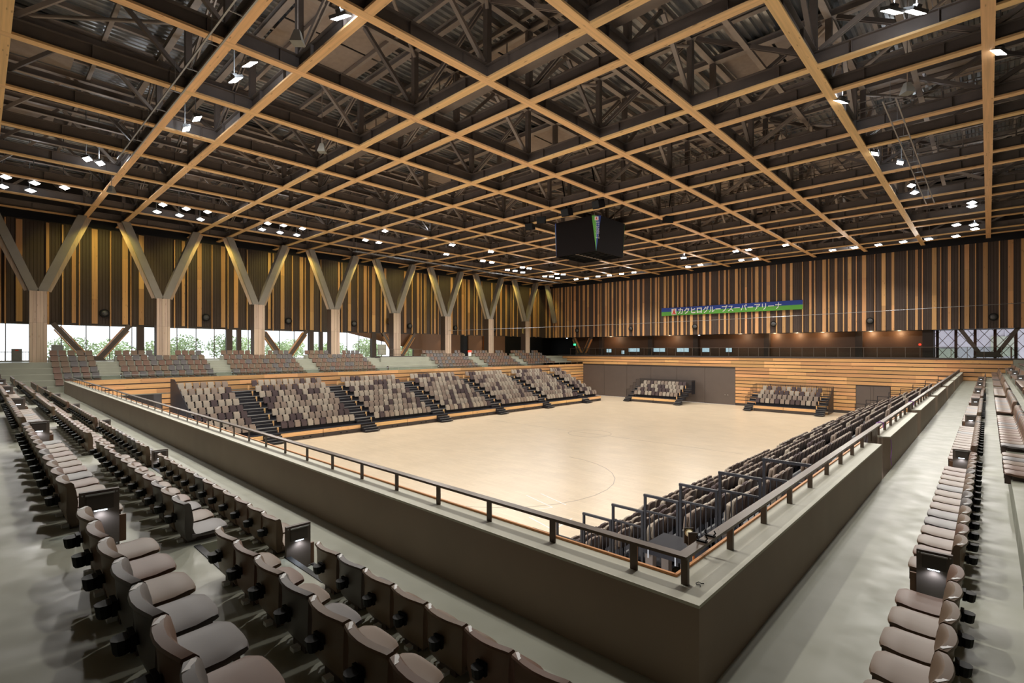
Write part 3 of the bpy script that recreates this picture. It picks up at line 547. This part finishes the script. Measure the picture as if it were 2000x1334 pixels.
# ================================================================== SEATS
def loft(rings):                    # rings: list of equal-length closed loops
    mb = MB(); k = len(rings[0])
    for r in rings: mb.v += [tuple(p) for p in r]
    for i in range(len(rings)-1):
        for j in range(k): mb.f.append((i*k+j, i*k+(j+1) % k, (i+1)*k+(j+1) % k, (i+1)*k+j))
    mb.f.append(tuple(range(k))); mb.f.append(tuple((len(rings)-1)*k+j for j in reversed(range(k)))); return mb
BACK = [(-.03, .03), (-.07, .09), (-.088, .20), (-.082, .34), (-.085, .44), (-.108, .475), (-.10, .49), (-.045, .495), (-.022, .475), (.0, .39), (.018, .28), (.008, .19), (.03, .135), (.07, .10), (.06, .05)]
PAN = [(.02, .075), (.02, .135), (.10, .128), (.28, .135), (.40, .148), (.445, .140), (.452, .120), (.42, .095), (.25, .07)]
def back_mesh(m, us):
    R = []
    for u in us:
        r = []
        for y, z in BACK:
            hw = .15+.06*min(1, max(0, (z-.03)/.07))+.012*math.sin(max(0, min(1, (z-.1)/.3))*math.pi)+.025*max(0, min(1, (z-.34)/.12)); cv = .055*(1-u*u)*min(1, max(0, (z-.08)/.3)); ez = -.008*abs(u)**6 if z > .46 else 0
            r.append((u*hw, y-cv+.02, z+ez))
        R.append(r)
    R = [[(p[0], p[1]*.85, p[2]) for p in r] for r in R]
    return loft(R).mesh('back_'+m, 's_'+m, True)
def pan_mesh(m, us):
    R = []
    for u in us:
        r = []
        for y, z in PAN:
            hw = .222-(.035 if y > .44 else .012 if y > .39 else 0); yy = y-(.022*abs(u)**5 if y > .39 else 0)
            r.append((u*hw, yy, z-(.014*abs(u)**4 if z > .11 else -.01*abs(u)**4)))
        R.append(r)
    R = [[(p[0], p[1]*.90, p[2]) for p in r] for r in R]
    return loft(R).mesh('pan_'+m, 's_'+m, True)
US = [-1, -.9, -.7, -.4, 0, .4, .7, .9, 1]
FM = {m: (back_mesh(m, US), pan_mesh(m, [-1, -.93, -.75, -.4, 0, .4, .75, .93, 1])) for m in SEATC}
hold = MB().tube([(0, -.145, .245), (0, -.147, .26), (0, -.150, .325)], [.036, .046, .052], 10).box(-.05, .05, -.125, -.10, .25, .34).box(-.03, .03, -.13, -.075, .27, .31).mesh('cup_holder', 'black')
plate = MB().prism([(-.222, -.044), (-.145, -.098), (-.150, -.052), (-.212, -.026)], 2, .488, .4925).mesh('number_plate', 'white')
foot = MB().box(-.10, .10, -.02, .30, 0, .07).box(-.02, .02, .25, .40, -.08, .08).mesh('mount', 'clad')
tab = MB().box(-.03, .03, -.075, -.02, 0, .03).mesh('foot_tab', 'white')
def fixed_seat(m):
    t = empty('fixed_seat'); link('backrest', FM[m][0], t); link('seat_pan', FM[m][1], t); h = link('cup_holder', hold, t); link('number_plate', plate, t); link('mount', foot, t); link('foot_tab', tab, t); return t
LOW = {}
def lowbox(mb, x, y, z, rz, parts):     # adds simple closed shapes for seats that only show as part of a mass
    c, s = math.cos(rz), math.sin(rz)
    for ring in parts:
        n_ = len(mb.v); k = len(ring)//2
        for p in ring: mb.v.append((x+c*p[0]-s*p[1], y+s*p[0]+c*p[1], z+p[2]))
        mb.f += [tuple(n_+i for i in range(k)), tuple(n_+k+i for i in reversed(range(k)))]+[(n_+i, n_+(i+1) % k, n_+k+(i+1) % k, n_+k+i) for i in range(k)]
def slab(prof, w): return [(-w, y, z) for y, z in prof]+[(w, y, z) for y, z in prof]
LOWF = [slab([(-.03, .03), (-.125, .2), (-.12, .44), (-.13, .485), (-.06, .495), (-.03, .3), (.02, .1)], .212), slab([(.02, .08), (.05, .135), (.38, .145), (.40, .11), (.25, .075)], .212)]
fixed = []      # (x, y, z, rz, colour, label, group)
def colour(p): return RND.choices(list(p), list(p.values()))[0]
FC = dict(taupe=.55, rosy=.27, slate=.18)
for k in range(4):      # behind the long parapet
    ends = [-1.4]+[v for a in AX for v in (a[1], a[0])]+[-47.2]
    for bi in range(len(ends)//2):
        hi, lo = ends[2*bi], ends[2*bi+1]; n_ = int((hi-lo)/.5+.05); x = hi-.27 if bi else -5.20+.5*7
        if bi == 0: n_ = 8
        for j in range(n_):
            fixed.append((x-.5*j, YS[k]-.35, TZ[k], 0, colour(FC), f'moulded seat behind the long parapet, {od(j+1)} in {od(bi+1)} block of {od(k+1)} row', f'moulded seats behind the long parapet, row {k+1}'))
for k in range(5):      # beside the stepped parapet
    ends = [3.3]+[v for a in AY for v in a]+[65.9]
    for bi in range(len(ends)//2):
        lo, hi = ends[2*bi], ends[2*bi+1]; n_ = int((hi-lo)/.5+.05)
        for j in range(n_):
            fixed.append((XS[k]+.32, hi-.27-.5*j if bi == 0 else lo+.27+.5*j, TZ[k], math.pi/2, colour(FC), f'moulded seat beside the stepped parapet, {od(j+1)} in {od(bi+1)} block of {od(k+1)} row', f'moulded seats beside the stepped parapet, row {k+1}'))
for k in range(6):      # window-side stand
    for bi, (a, b) in enumerate(LB):
        n_ = int((b-a)/.53+.05)
        for j in range(n_):
            y = a+.27+.53*j
            if k == 5 and any(abs(y-c) < .72 for c in CYS): continue
            if k == 5 and bi >= 4 and False: continue
            z = LZ[k] if k < 5 else 6.49
            fixed.append((-47.9-.87*k-.05, y, z, -math.pi/2, colour(dict(taupe=.35, rosy=.35, slate=.3)), f'moulded seat of the window-side stand, {od(j+1)} in {od(bi+1)} block of {od(k+1)} row', f'moulded seats of the window-side stand, row {k+1}'))
def split(lst, limit):
    r = []
    for s in lst:
        d = seen(s[0], s[1], s[2]+.4)
        r.append((d if d else 1e6, s))
    r.sort(key=lambda q: q[0]); near = [s for d, s in r[:limit] if d < 1e6]
    return near, [s for d, s in r[limit:] if d < 1e6]+[s for d, s in r[:limit] if d >= 1e6 and False]
near, far = split(fixed, 300)
proto = {}
for (x, y, z, rz, m, lb, gp) in near:
    if m not in proto: o = proto[m] = fixed_seat(m)
    else: o = dup(proto[m], (0,0,0))
    o.location = (x, y, z); o.rotation_euler = (0, 0, rz); tag(o, {'slate': 'slate grey ', 'rosy': 'reddish brown ', 'taupe': 'taupe '}[m]+lb, 'seat', gp)
def mass(name, lb, seats, lowparts, mats, extra=None):
    for m in mats:
        mb = MB()
        for (x, y, z, rz, mm, _, _) in seats:
            if mm == m: lowbox(mb, x, y, z, rz, lowparts)
        if mb.v: tag(mb.build(name, mats[m]), f'{lb} in {m}', 'seats', None, 'stuff')
mass('distant_moulded_seats', 'rows of moulded seats too far off to tell apart,', far, LOWF, {k: 's_'+k for k in SEATC})
# ---- telescopic stands
def rpanel(w, h, th, r=.09):        # rounded upright panel centred in x, from z 0 to h, thickness th in y
    o = []
    for cx_, cz_, a0 in ((w-r, r, -90), (w-r, h-r, 0), (-w+r, h-r, 90), (-w+r, r, 180)):
        for a in (0, 45, 90): o.append((cx_+r*math.cos(math.radians(a0+a)), cz_+r*math.sin(math.radians(a0+a))))
    def ring(y, sc): return [(p[0]*sc, y, (p[1]-h/2)*sc+h/2) for p in o]
    return [ring(0, .93), ring(th*.25, 1), ring(th*.75, 1), ring(th, .9)]
def tilt(rings, a, dy, dz):
    c, s = math.cos(a), math.sin(a); return [[(p[0], p[1]*c-p[2]*s+dy, p[1]*s+p[2]*c+dz) for p in r] for r in rings]
RB = {m: (loft(tilt(rpanel(.205, .42, .07), .12, -.02, .40)).mesh('rback_'+m, 'r_'+m, True), loft(tilt(rpanel(.205, .40, .09, .10), .10, .075, .31)).mesh('rseat_'+m, 'r_'+m, True)) for m in RETC}
rleg = MB().box(-.03, .03, -.02, .10, 0, .42).box(-.22, .22, .0, .05, .05, .09).mesh('leg_frame', 'tel'); rclip = MB().box(-.02, .02, .168, .176, .60, .62).mesh('seat_button', 'white')
rshell = loft(tilt(rpanel(.212, .43, .03), .12, -.055, .395)).mesh('back_shell', 'shell', True)
def tip_seat(m):
    t = empty('tip_up_seat'); link('backrest', RB[m][0], t); link('folded_seat', RB[m][1], t); link('back_shell', rshell, t); link('leg_frame', rleg, t); link('button', rclip, t); return t
LOWR = [slab([(-.03, .40), (-.08, .83), (-.01, .84), (.05, .40)], .198), slab([(.07, .31), (.03, .70), (.12, .71), (.17, .32)], .198)]
STS = [(14.6, 15.9), (22.6, 24.0), (30.8, 32.2), (38.9, 40.2), (46.9, 48.2), (55.0, 56.3)]
tip = []; RC = dict(beige=.40, greige=.38, plum=.22)
def tele(name, lb, front, sgn, ya, yb, sname, nblocks):
    # sgn: direction in x from the front row towards the back row
    t = empty(name); tag(t, lb, 'telescopic stand')
    ends = [ya]+[v for a in STS for v in a]+[yb]
    def X(a, b): return (min(front+sgn*a, front+sgn*b), max(front+sgn*a, front+sgn*b))
    for k in range(8):
        a, b = X(.87*k+.0, .87*(k+1)+(.25 if k < 7 else .1)); z = .65+.42*k
        bx('row_deck', 'telfl', a, b, ya, yb, z-.08, z, t)
        a, b = X(.87*k, .87*k+.04)
        if k: bx('riser', 'tel', a, b, ya, yb, z-.42, z-.08, t)
        a, b = X(.87*k-.01, .87*k+.04)
        bx('row_edge', 'nose' if k else 'tel', a, b, ya, yb, z-.03, z+.012, t)
        for (sa, sb) in STS:
            if k < 7:
                a, b = X(.87*(k+1)-.30, .87*(k+1)); bx('stair_step', 'tel', a, b, sa, sb, z, z+.21, t)
                a, b = X(.87*(k+1)-.31, .87*(k+1)-.25); bx('step_nosing', 'nose', a, b, sa+.05, sb-.05, z+.21, z+.225, t)
            a, b = X(.87*k+.62, .87*k+.78); bx('end_cap', 'fascia', a, b, sb+.02, sb+.10, z+.02, z+.40, t)
    for bi in range(len(ends)//2):
        a, b = ends[2*bi], ends[2*bi+1]; xa, xb = X(-.03, 0)
        c = (a+b)/2 if b-a > 3.5 else b
        for p, q in ((a, c-.02), (c+.02, b)):
            if q-p < .3: continue
            bx('fascia_board', 'fascia', xa, xb, p, q, .33, .63, t); bx('kick_board', 'base', xa, xb, p, q, .02, .31, t)
        xa, xb = X(-.04, -.03)
        for q in (.25, .33, .72, .8): bx('air_hole', 'black', xa, xb, a+(b-a)*q, a+(b-a)*q+.14, .12, .2, t)
        n_ = int((b-a-.1)/.52)
        for k in range(8):
            off = (b-a-.52*n_)/2
            for j in range(n_):
                tip.append((front+sgn*(.87*k+.62), a+off+.26+.52*j, .65+.42*k, -math.pi/2 if sgn < 0 else math.pi/2, colour(RC), f'tip-up seat of {sname}, {od(j+1)} in {od(bi+1)} block of {od(k+1)} row', f'tip-up seats of the {sname}, row {k+1}'))
    for (sa, sb) in STS:
        for i in range(3):
            a, b = X(-.28*(3-i), -.28*(2-i)); bx('floor_step', 'tel', a, b, sa, sb, .06, .17*(i+1), t); a, b = X(-.28*(3-i)-.01, -.28*(3-i)+.05); bx('step_nosing', 'nose', a, b, sa, sb, .17*(i+1), .17*(i+1)+.015, t)
    return t
tl = tele('telescopic_stand', 'telescopic stand of tip-up seats below the timber barrier of the window side', -39.15, -1, 10.45, 59.5, 'window-side telescopic stand', 7)
MB().prism([(-39.3, 0), (-46.3, 0), (-46.3, 4.75), (-45.2, 4.75), (-39.3, 1.6)], 1, 10.38, 10.42).build('side_panel', 'tel', tl)
tr = tele('telescopic_stand', 'telescopic stand of tip-up seats seen from behind, below the stepped parapet', -9.6, 1, 10.3, 59.0, 'parapet-side telescopic stand', 7)
bx('rear_screen', 'tel', -2.45, -2.42, 10.3, 59, .1, 3.6, tr)
def endrail(lb, y, first, n, px, pz, zb):
    t = empty('step_rail'); tag(t, lb, 'railing')
    for k in range(n):
        xa, xb = first+px*k, first+px*(k+1)-.07; z = zb+pz*k
        for xx in (xa, xb): bx('post', 'tel', xx-.025, xx+.025, y-.025, y+.025, z-1.35, z, t)
        bx('top_rail', 'tel', xa-.03, xb+.03, y-.03, y+.03, z-.02, z+.03, t); bx('mid_rail', 'tel', xa, xb, y-.02, y+.02, z-.36, z-.32, t); bx('low_rail', 'rail', xa, xb, y-.02, y+.02, z-1.22, z-1.18, t)
        for j in range(1, 7): bx('baluster', 'tel', xa+(xb-xa)*j/7-.01, xa+(xb-xa)*j/7+.01, y-.01, y+.01, z-1.2, z-.34, t)
endrail('stepped dark railing with balusters closing the near end of the parapet-side telescopic stand', 10.15, -8.8, 8, .82, .385, 2.55-.30)
endrail('stepped dark railing with balusters at the far end of the parapet-side telescopic stand', 59.1, -9.5, 8, .89, .41, 1.75)
for i, (xa, xb, ya, yb, lb) in enumerate([(-4.45, -3.6, 8.1, 8.9, 'dark access deck on legs just inside the parapet corner'), (-3.5, -2.7, 8.8, 9.5, 'second dark access deck beside the stepped parapet rail')]):
    simple('access_deck', lb, 'deck', [('deck_plate', MB().box(xa, xb, ya, yb, 3.42, 3.56), 'telfl')]+[('deck_leg', MB().box(x-.07, x+.07, y-.07, y+.07, 0, 3.42), 'rail') for x in (xa+.1, xb-.1) for y in (ya+.1, yb-.1)]+[('clip', MB().box(xa+.5*j+.1, xa+.5*j+.12, ya-.02, ya, 3.36, 3.52), 'nose') for j in range(3)])
# ---- the two small stands at the end wall
def endstand(x0, lb, sname, railed):
    t = empty('end_stand'); tag(t, lb, 'telescopic stand'); x1 = x0+6.3; f = 61.6
    for k in range(4):
        z = .65+.42*k; bx('row_deck', 'telfl', x0-.9, x1+.9, f+.87*k, f+.87*(k+1)+.1, z-.08, z, t)
        if k: bx('riser', 'tel', x0, x1, f+.87*k, f+.87*k+.04, z-.42, z-.08, t)
        for s, xx in ((0, x0-.9), (1, x1+.05)):
            if k < 3: bx('stair_step', 'tel', xx, xx+.85, f+.87*(k+1)-.3, f+.87*(k+1), z, z+.21, t); bx('step_nosing', 'nose', xx, xx+.85, f+.87*(k+1)-.31, f+.87*(k+1)-.25, z+.21, z+.225, t)
            bx('step_nosing', 'nose', xx, xx+.85, f+.87*k-.01, f+.87*k+.05, z, z+.015, t)
        bx('end_cap', 'fascia', x1+.02, x1+.10, f+.87*k+.1, f+.87*k+.24, z+.02, z+.38, t)
        for j in range(12): tip.append((x0+.28+.522*j, f+.87*k+.62, z, math.pi, colour(RC), f'tip-up seat of the {sname}, {od(j+1)} in {od(k+1)} row', f'tip-up seats of the {sname}, row {k+1}'))
    for a, b in ((x0, x0+3.13), (x0+3.17, x1)): bx('fascia_board', 'fascia', a, b, f-.03, f, .33, .63, t); bx('kick_board', 'base', a, b, f-.03, f, .02, .31, t)
    for xx in (x0-.9, x1+.05):
        for i in range(3): bx('floor_step', 'tel', xx, xx+.85, f-.28*(3-i), f-.28*(2-i), .06, .17*(i+1), t); bx('step_nosing', 'nose', xx, xx+.85, f-.28*(3-i)-.01, f-.28*(3-i)+.05, .17*(i+1), .17*(i+1)+.015, t)
    yb = f+3.7
    if not railed: bx('rear_panel', 'base', x0-.9, x1+.95, yb, yb+.05, 1.9, 3.0, t); bx('side_panel', 'tel', x1+.9, x1+.94, yb-1.0, yb, 1.2, 3.0, t)
    else:
        bx('rear_rail', 'rail', x0-.9, x1+.95, yb-.02, yb+.02, 2.90, 2.95, t)
        for j in range(46): bx('baluster', 'tel', x0-.88+.18*j, x0-.86+.18*j, yb-.01, yb+.01, 1.95, 2.9, t)
        for j in range(6): bx('post', 'tel', x0-.9+1.62*j, x0-.84+1.62*j, yb-.03, yb+.03, 1.9, 2.95, t)
        MB().prism([(f+1.2, .1), (yb, .1), (yb, 2.9), (f+2.8, 2.2), (f+1.2, 1.4)], 0, x1+.92, x1+.95).build('side_panel', 'tel', t)
    for k in range(4):
        for xx in (x0-.92,)+((x1+.93,) if True else ()):
            y = f+.87*k+.1; z = .65+.42*k; bx('side_rail', 'rail', xx-.02, xx+.02, y, y+.8, z+.95, z+.99, t)
            for j in range(5): bx('baluster', 'tel', xx-.01, xx+.01, y+.19*j, y+.19*j+.02, z, z+.95, t)
endstand(-35.5, 'small four-row stand in front of the dark sliding doors', 'stand before the sliding doors', False)
endstand(-19.75, 'small four-row stand with baluster rail in front of the timber end wall', 'stand before the timber wall', True)
near, far = split(tip, 300)
proto = {}
for (x, y, z, rz, m, lb, gp) in near:
    if m not in proto: o = proto[m] = tip_seat(m)
    else: o = dup(proto[m], (0,0,0))
    o.location = (x, y, z); o.rotation_euler = (0, 0, rz); tag(o, {'beige': 'beige ', 'greige': 'grey-beige ', 'plum': 'dark plum '}[m]+lb, 'seat', gp)
mass('distant_tip_up_seats', 'rows of tip-up seats too far off to tell apart,', far, LOWR, {k: 'r_'+k for k in RETC})
mb = MB()
for q in far: lowbox(mb, q[0], q[1], q[2], q[3], [slab([(-.06, .40), (-.11, .82), (-.085, .825), (-.035, .40)], .205)])
tag(mb.build('distant_seat_shells', 'shell'), 'brown shells on the backs of the far tip-up seats', 'seats', None, 'stuff')
# ---- aisle cabinets with lamps
def cabinet(x, y, z, rz, lb, lit=True, my=1):
    t = empty('aisle_lamp_panel', (x, y, z), rz); tag(t, lb, 'aisle light panel', 'aisle light panels')
    def bb(mb, x0, x1, y0, y1, z0, z1): return mb.box(x0, x1, min(y0*my, y1*my), max(y0*my, y1*my), z0, z1)
    bb(bb(MB(), -.025, .025, -.02, .29, .0, .385), -.025, .025, .05, .29, -.19, .0).build('panel', 'darkdoor', t)
    bb(MB(), .025, .05, .03, .24, .20, .36).build('hood', 'base', t); bb(MB(), .05, .06, .02, .25, .35, .365).build('hood_lip', 'nose', t)
    bb(MB(), .028, .045, .09, .19, .188, .198).build('lamp_strip', 'led', t); bb(MB(), -.03, .0, .29, .35, -.17, .10).build('catch_plate', 'recess', t)
    for a, b in ((.0, .355), (.27, .355), (.27, -.17)): MB().tube([(.025, a*my, b), (.031, a*my, b)], .008, 6).build('screw', 'nose', t)
    if lit: lamp('aisle_lamp', 'SPOT', (.07, .14*my, .18), 2.5, (.78, .88, 1), None, .03, 2.6, t)
for k in (0, 2):
    for i, (a, b) in enumerate(AX): cabinet(a+.03, YS[k]-.30, TZ[k], 0, f'dark aisle lamp panel, {od(k+1)} row behind the long parapet, {od(i+1)} aisle from the corner', i < 2)
for k in (0, 2):
    for i, (a, b) in enumerate(AY): cabinet(XS[k]+.30, b-.03, TZ[k], -math.pi/2, f'dark aisle lamp panel, {od(k+1)} row beside the stepped parapet, {od(i+1)} aisle along', i < 3, -1)
for i, (a, b) in enumerate([(6.5, 7.75), (14.35, 15.65), (22.25, 23.65), (30.25, 31.6), (38.3, 38.8), (45.75, 47.15), (53.75, 55.15)]):
    cabinet(-49.0, b-.02, LZ[1], -math.pi/2, f'aisle lamp panel in the window-side stand, {od(7-i)} stair from the end wall', False)
# ================================================================== SMALL THINGS
t = empty('wheelchair_rail'); tag(t, 'dark tubular rail round the wheelchair deck on the window-side concourse', 'railing')
for y in (32.2, 34.3, 36.3, 38.4): MB().tube([(-51.7, y, 6.1), (-51.7, y, 6.95), (-51.8, y, 7.1), (-52.2, y, 7.1)], .03, 6).build('rail_post', 'rail', t)
for z in (6.5, 7.1): bx('rail_tube', 'rail', -51.73, -51.67, 32.2, 38.4, z, z+.04, t)
bx('deck_edge', 'base', -52.0, -51.5, 31.9, 38.8, 6.08, 6.3, t)
t = empty('tape_reel', (-2.34, 5.30, 5.0), -.9); tag(t, 'cream tape reel on a dark bracket clamped to the rail near the parapet corner', 'reel')
MB().tube([(-.075, 0, 0), (-.07, 0, 0), (.07, 0, .02), (.075, 0, .02)], [.045, .034, .034, .045], 12).build('reel', 'cream', t, True)
MB().box(-.095, -.08, -.05, .05, -.12, .05).box(.08, .095, -.05, .05, -.12, .06).box(-.095, .095, -.03, .03, -.135, -.12).build('bracket', 'base', t); MB().bar((0, 0, -.13), (.12, .26, .11), .03, .02).build('arm', 'base', t); MB().box(-.015, .015, .02, .035, -.4, -.13).build('stem', 'orange', t)
for i, y in enumerate((4.90, 5.10)):
    simple('pipe_clamp', ['black pipe clamp on the parapet rail, the one nearer the corner', 'black pipe clamp on the parapet rail, the second from the corner'][i], 'clamp', [('clamp_body', MB().box(-.05, .05, -.018, .018, 0, .015), 'black'), ('hook', MB().tube([(.035, 0, .015), (.055, 0, .04), (.04, 0, .065)], .008, 6), 'black'), ('hook', MB().tube([(-.035, 0, .015), (-.055, 0, .04), (-.04, 0, .06)], .008, 6), 'black')], (-2.05, y, 5.115), 'clamps on the rail')
tag(MB().tube([(-1.95+.03*math.cos(i), 4.55+.05*i/3+.02*math.sin(2*i), 4.833) for i in range(7)], .004, 5).build('wire_scrap', 'black'), 'short curl of black wire lying on the parapet corner', 'wire')
for i, (y, lb) in enumerate([(16.0, 'violet tape tied round the rail at the first parapet gap'), (23.3, 'violet tape tied round the rail at the second parapet gap')]):
    tag(MB().tube([(-2.12, y, 5.10), (-2.05, y+.1, 5.14), (-1.98, y+.2, 5.10), (-2.0, y+.25, 4.98)], .014, 6).build('tape_tie', 'purple'), lb, 'tape')
tag(MB().tube([(-1.78, 15.75, 4.75), (-1.77, 15.8, 4.5), (-1.78, 15.72, 4.3), (-1.77, 15.8, 4.1)], .008, 5).build('tape_strip', 'purple'), 'violet tape strip hanging down the cut end of the second parapet piece', 'tape')
simple('exit_sign', 'small green exit sign above the window strip beyond the fourth column', 'sign', [('sign_face', MB().box(-.05, .05, -.25, .25, -.15, .15), 'glassg')], (-55.9, 28.6, 8.8))
simple('exit_sign', 'small green exit sign in the dim gallery near the far corner', 'sign', [('sign_face', MB().box(-.2, .2, -.05, .05, -.15, .15), 'glassg')], (-49.4, 67.4, 7.9))
simple('alarm_lamp', 'small red alarm lamp by the gallery pier', 'alarm lamp', [('lens', MB().tube([(0, 0, 0), (0, -.08, 0)], .12, 10), 'red')], (-5.3, 68.9, 7.6))
simple('notice_board', 'red-topped white notice stand among the window-side seats', 'notice', [('board', MB().box(-.05, .05, -.25, .25, 0, .5), 'white'), ('red_top', MB().box(-.06, .06, -.28, .28, .5, .75), 'red')], (-51.7, 46.4, 6.2))
simple('control_box', 'grey control box standing by the window beside the first column', 'box', [('cabinet', MB().box(-.2, .2, -.3, .3, 0, 1.0), 'grey'), ('red_label', MB().box(.2, .21, -.1, .1, .85, .93), 'logo')], (-55.6, 2.2, 6.1))
simple('control_box', 'beige box on the concourse just past the first column', 'box', [('cabinet', MB().box(-.2, .2, -.35, .35, 0, 1.3), 'grey'), ('lid', MB().box(-.22, .22, -.37, .37, 1.3, 1.33), 'ptop')], (-54.8, 4.5, 6.1))
simple('control_box', 'pale box with dark side standing by the wheelchair deck', 'box', [('cabinet', MB().box(-.3, .3, -.4, .4, 0, 1.3), 'ptop'), ('side', MB().box(-.31, -.3, -.4, .4, 0, 1.3), 'black')], (-54.5, 34.4, 6.4))
simple('column_speaker', 'black bracket speaker on the wall between the fifth and sixth columns', 'speaker', [('box', MB().box(-.1, .3, -.4, .3, .4, 1.1), 'clad'), ('arm', MB().bar((0, 0, .2), (.3, .3, .2), .05, .05), 'white'), ('camera', MB().tube([(0, 0, 0), (.3, .1, -.1)], .13, 8), 'black')], (-56.2, 36.7, 10.0))
for i, (p, z) in enumerate([((-55.9, 45.5), 8.9), ((-50.9, 67.3), 8.95), ((-28.6, 67.4), 9.0)]):
    simple('downlight', ['small bright light under the soffit beyond the sixth column', 'small bright light under the soffit at the far corner', 'small bright light under the middle of the end wall boards'][i], 'downlight', [('lens', MB().tube([(0, 0, 0), (0, 0, .06)], .12, 8), 'led'), ('collar', MB().tube([(0, 0, .06), (0, 0, .12)], .15, 8), 'black')], (p[0], p[1], z))
# gallery shop screens and lamps glowing behind the balustrade
for i, (x, w, z) in enumerate([(-45.2, .9, 6.9), (-42.6, .5, 6.65), (-40.6, 1.9, 7.0), (-36.4, 2.0, 7.0), (-32.6, 1.8, 7.0), (-29.2, 1.0, 7.0), (-26.0, .8, 7.0)]):
    simple('gallery_screen', f'bluish lit pane deep in the gallery, {od(i+1)} from the far corner', 'lit pane', [('frame', MB().box(-w/2-.05, w/2+.05, 0, .06, -.3, .35), 'black'), ('lit_face', MB().box(-w/2, w/2, -.01, 0, -.25, .3), M.setdefault('screen', mat('lit pane', (.5, .6, .65), .4, 0, .3, 3, emit=(.55, .75, .9), es=.9)))], (x, 71.1, z), 'lit panes in the gallery')
for i, x in enumerate((-20.0, -17.4, -14.6, -9.8, -7.2)): lamp('gallery_lamp', 'POINT', (x, 70.4, 8.9), 70, (1, .72, .42), None, .08)
for i, y in enumerate((45.6, 53.4)): lamp('drum_lamp', 'SPOT', (-54.6, y, 8.9), 60, (1, .7, .4), (-56.2, y, 7), .05, 1.6)
for x in (-44, -34, -24): lamp('gallery_lamp', 'POINT', (x, 69.8, 8.9), 80, (1, .72, .45), None, .08)
# court markings
mk = dict(z0=.001, z1=.004)
def mark(name, m, pts, w):
    mb = MB()
    for p, q in zip(pts, pts[1:]): mb.bar((p[0], p[1], .003), (q[0], q[1], .003), w, .004)
    o = mb.build(name, m, bpy.data.objects['floor']); o.matrix_parent_inverse = bpy.data.objects['floor'].matrix_basis.inverted(); return o
M['line'] = mat('faint court line', (.42, .34, .26), .4); M['wline'] = mat('white court line', (.85, .83, .80), .4)
for pts in ([(-15.9, 18.9), (-13.9, 18.3)], [(-16.2, 18.2), (-14.1, 17.6), (-14.4, 17.0)], [(-12.6, 17.0), (-12.3, 15.4), (-14.0, 15.9)]): mark('court_line', 'wline', pts, .07)
cxx, cyy = -20.0, 20.5
mark('court_arc', 'line', [(cxx+6.2*math.cos(a*math.pi/16), cyy+6.2*math.sin(a*math.pi/16)) for a in range(-8, 9)], .04)
mark('court_arc', 'line', [(-24.4+1.8*math.cos(a*math.pi/12), 35.4+1.8*math.sin(a*math.pi/12)) for a in range(25)], .04)
mark('court_line', 'line', [(-37, 35.4), (-12, 35.4)], .04)
# ================================================================== OUTSIDE
bx('outside_ground', 'ground', -140, -57.9, -60, 140, 4.6, 5.0)['kind'] = 'structure'
f = empty('site_fence'); tag(f, 'thin metal site fence outside the first window bay', 'fence')
for i in range(60): bx('picket', 'steel2', -66.02, -65.98, -8+.2*i, -7.97+.2*i, 5, 6.9, f)
for z in (5.3, 6.8): bx('fence_rail', 'steel2', -66.03, -65.97, -8, 4, z, z+.05, f)
for i in range(15):
    x, y, r_, h = -67-(i%2)*4, 6.5+3.3*i+RND.random(), 1.35+RND.random()*.3, 2.9+RND.random()*1.0
    t = empty('shrub', (x, y, 5)); tag(t, f'green shrub outside the window strip, {od(i+1)} past the site fence', 'shrub', 'shrubs outside the windows')
    MB().tube([(0, 0, 0), (.1, 0, h*.6)], .06, 6).build('stem', 'bark', t)
    mb = MB()
    for j in range(900):
        a, b_, c = RND.gauss(0, 1), RND.gauss(0, 1), RND.gauss(0, 1); L = math.sqrt(a*a+b_*b_+c*c)+1e-6; rr = RND.random()**.4
        p = Vector((a/L*r_*rr, b_/L*r_*rr*1.4, h*.62+c/L*h*.42*rr)); s = .10+.08*RND.random(); u = Vector((RND.uniform(-1,1), RND.uniform(-1,1), RND.uniform(-1,1))).normalized(); v = u.orthogonal().normalized()
        n_ = len(mb.v); mb.v += [tuple(p+u*s), tuple(p+v*s*.6), tuple(p-u*s), tuple(p-v*s*.6)]; mb.f.append((n_, n_+1, n_+2, n_+3))
    o = mb.build('foliage', 'leaf', t); o['kind'] = 'stuff'
b_ = empty('annex_building'); tag(b_, 'pale lavender annex wall seen through the latticed end window', 'building')
bx('facade', 'bldg', -14, 22, 82, 84, 0, 14, b_)
for i in range(16): bx('cladding_rib', 'bldg', -14+2.2*i, -13.9+2.2*i, 81.9, 82, 0, 14, b_)
bx('facade_window', 'ptop', 0.2, 2.4, 81.86, 81.96, 6.3, 8.6, b_); bx('facade_window', 'ptop', -4.6, -2.8, 81.86, 81.96, 5.0, 7.2, b_)
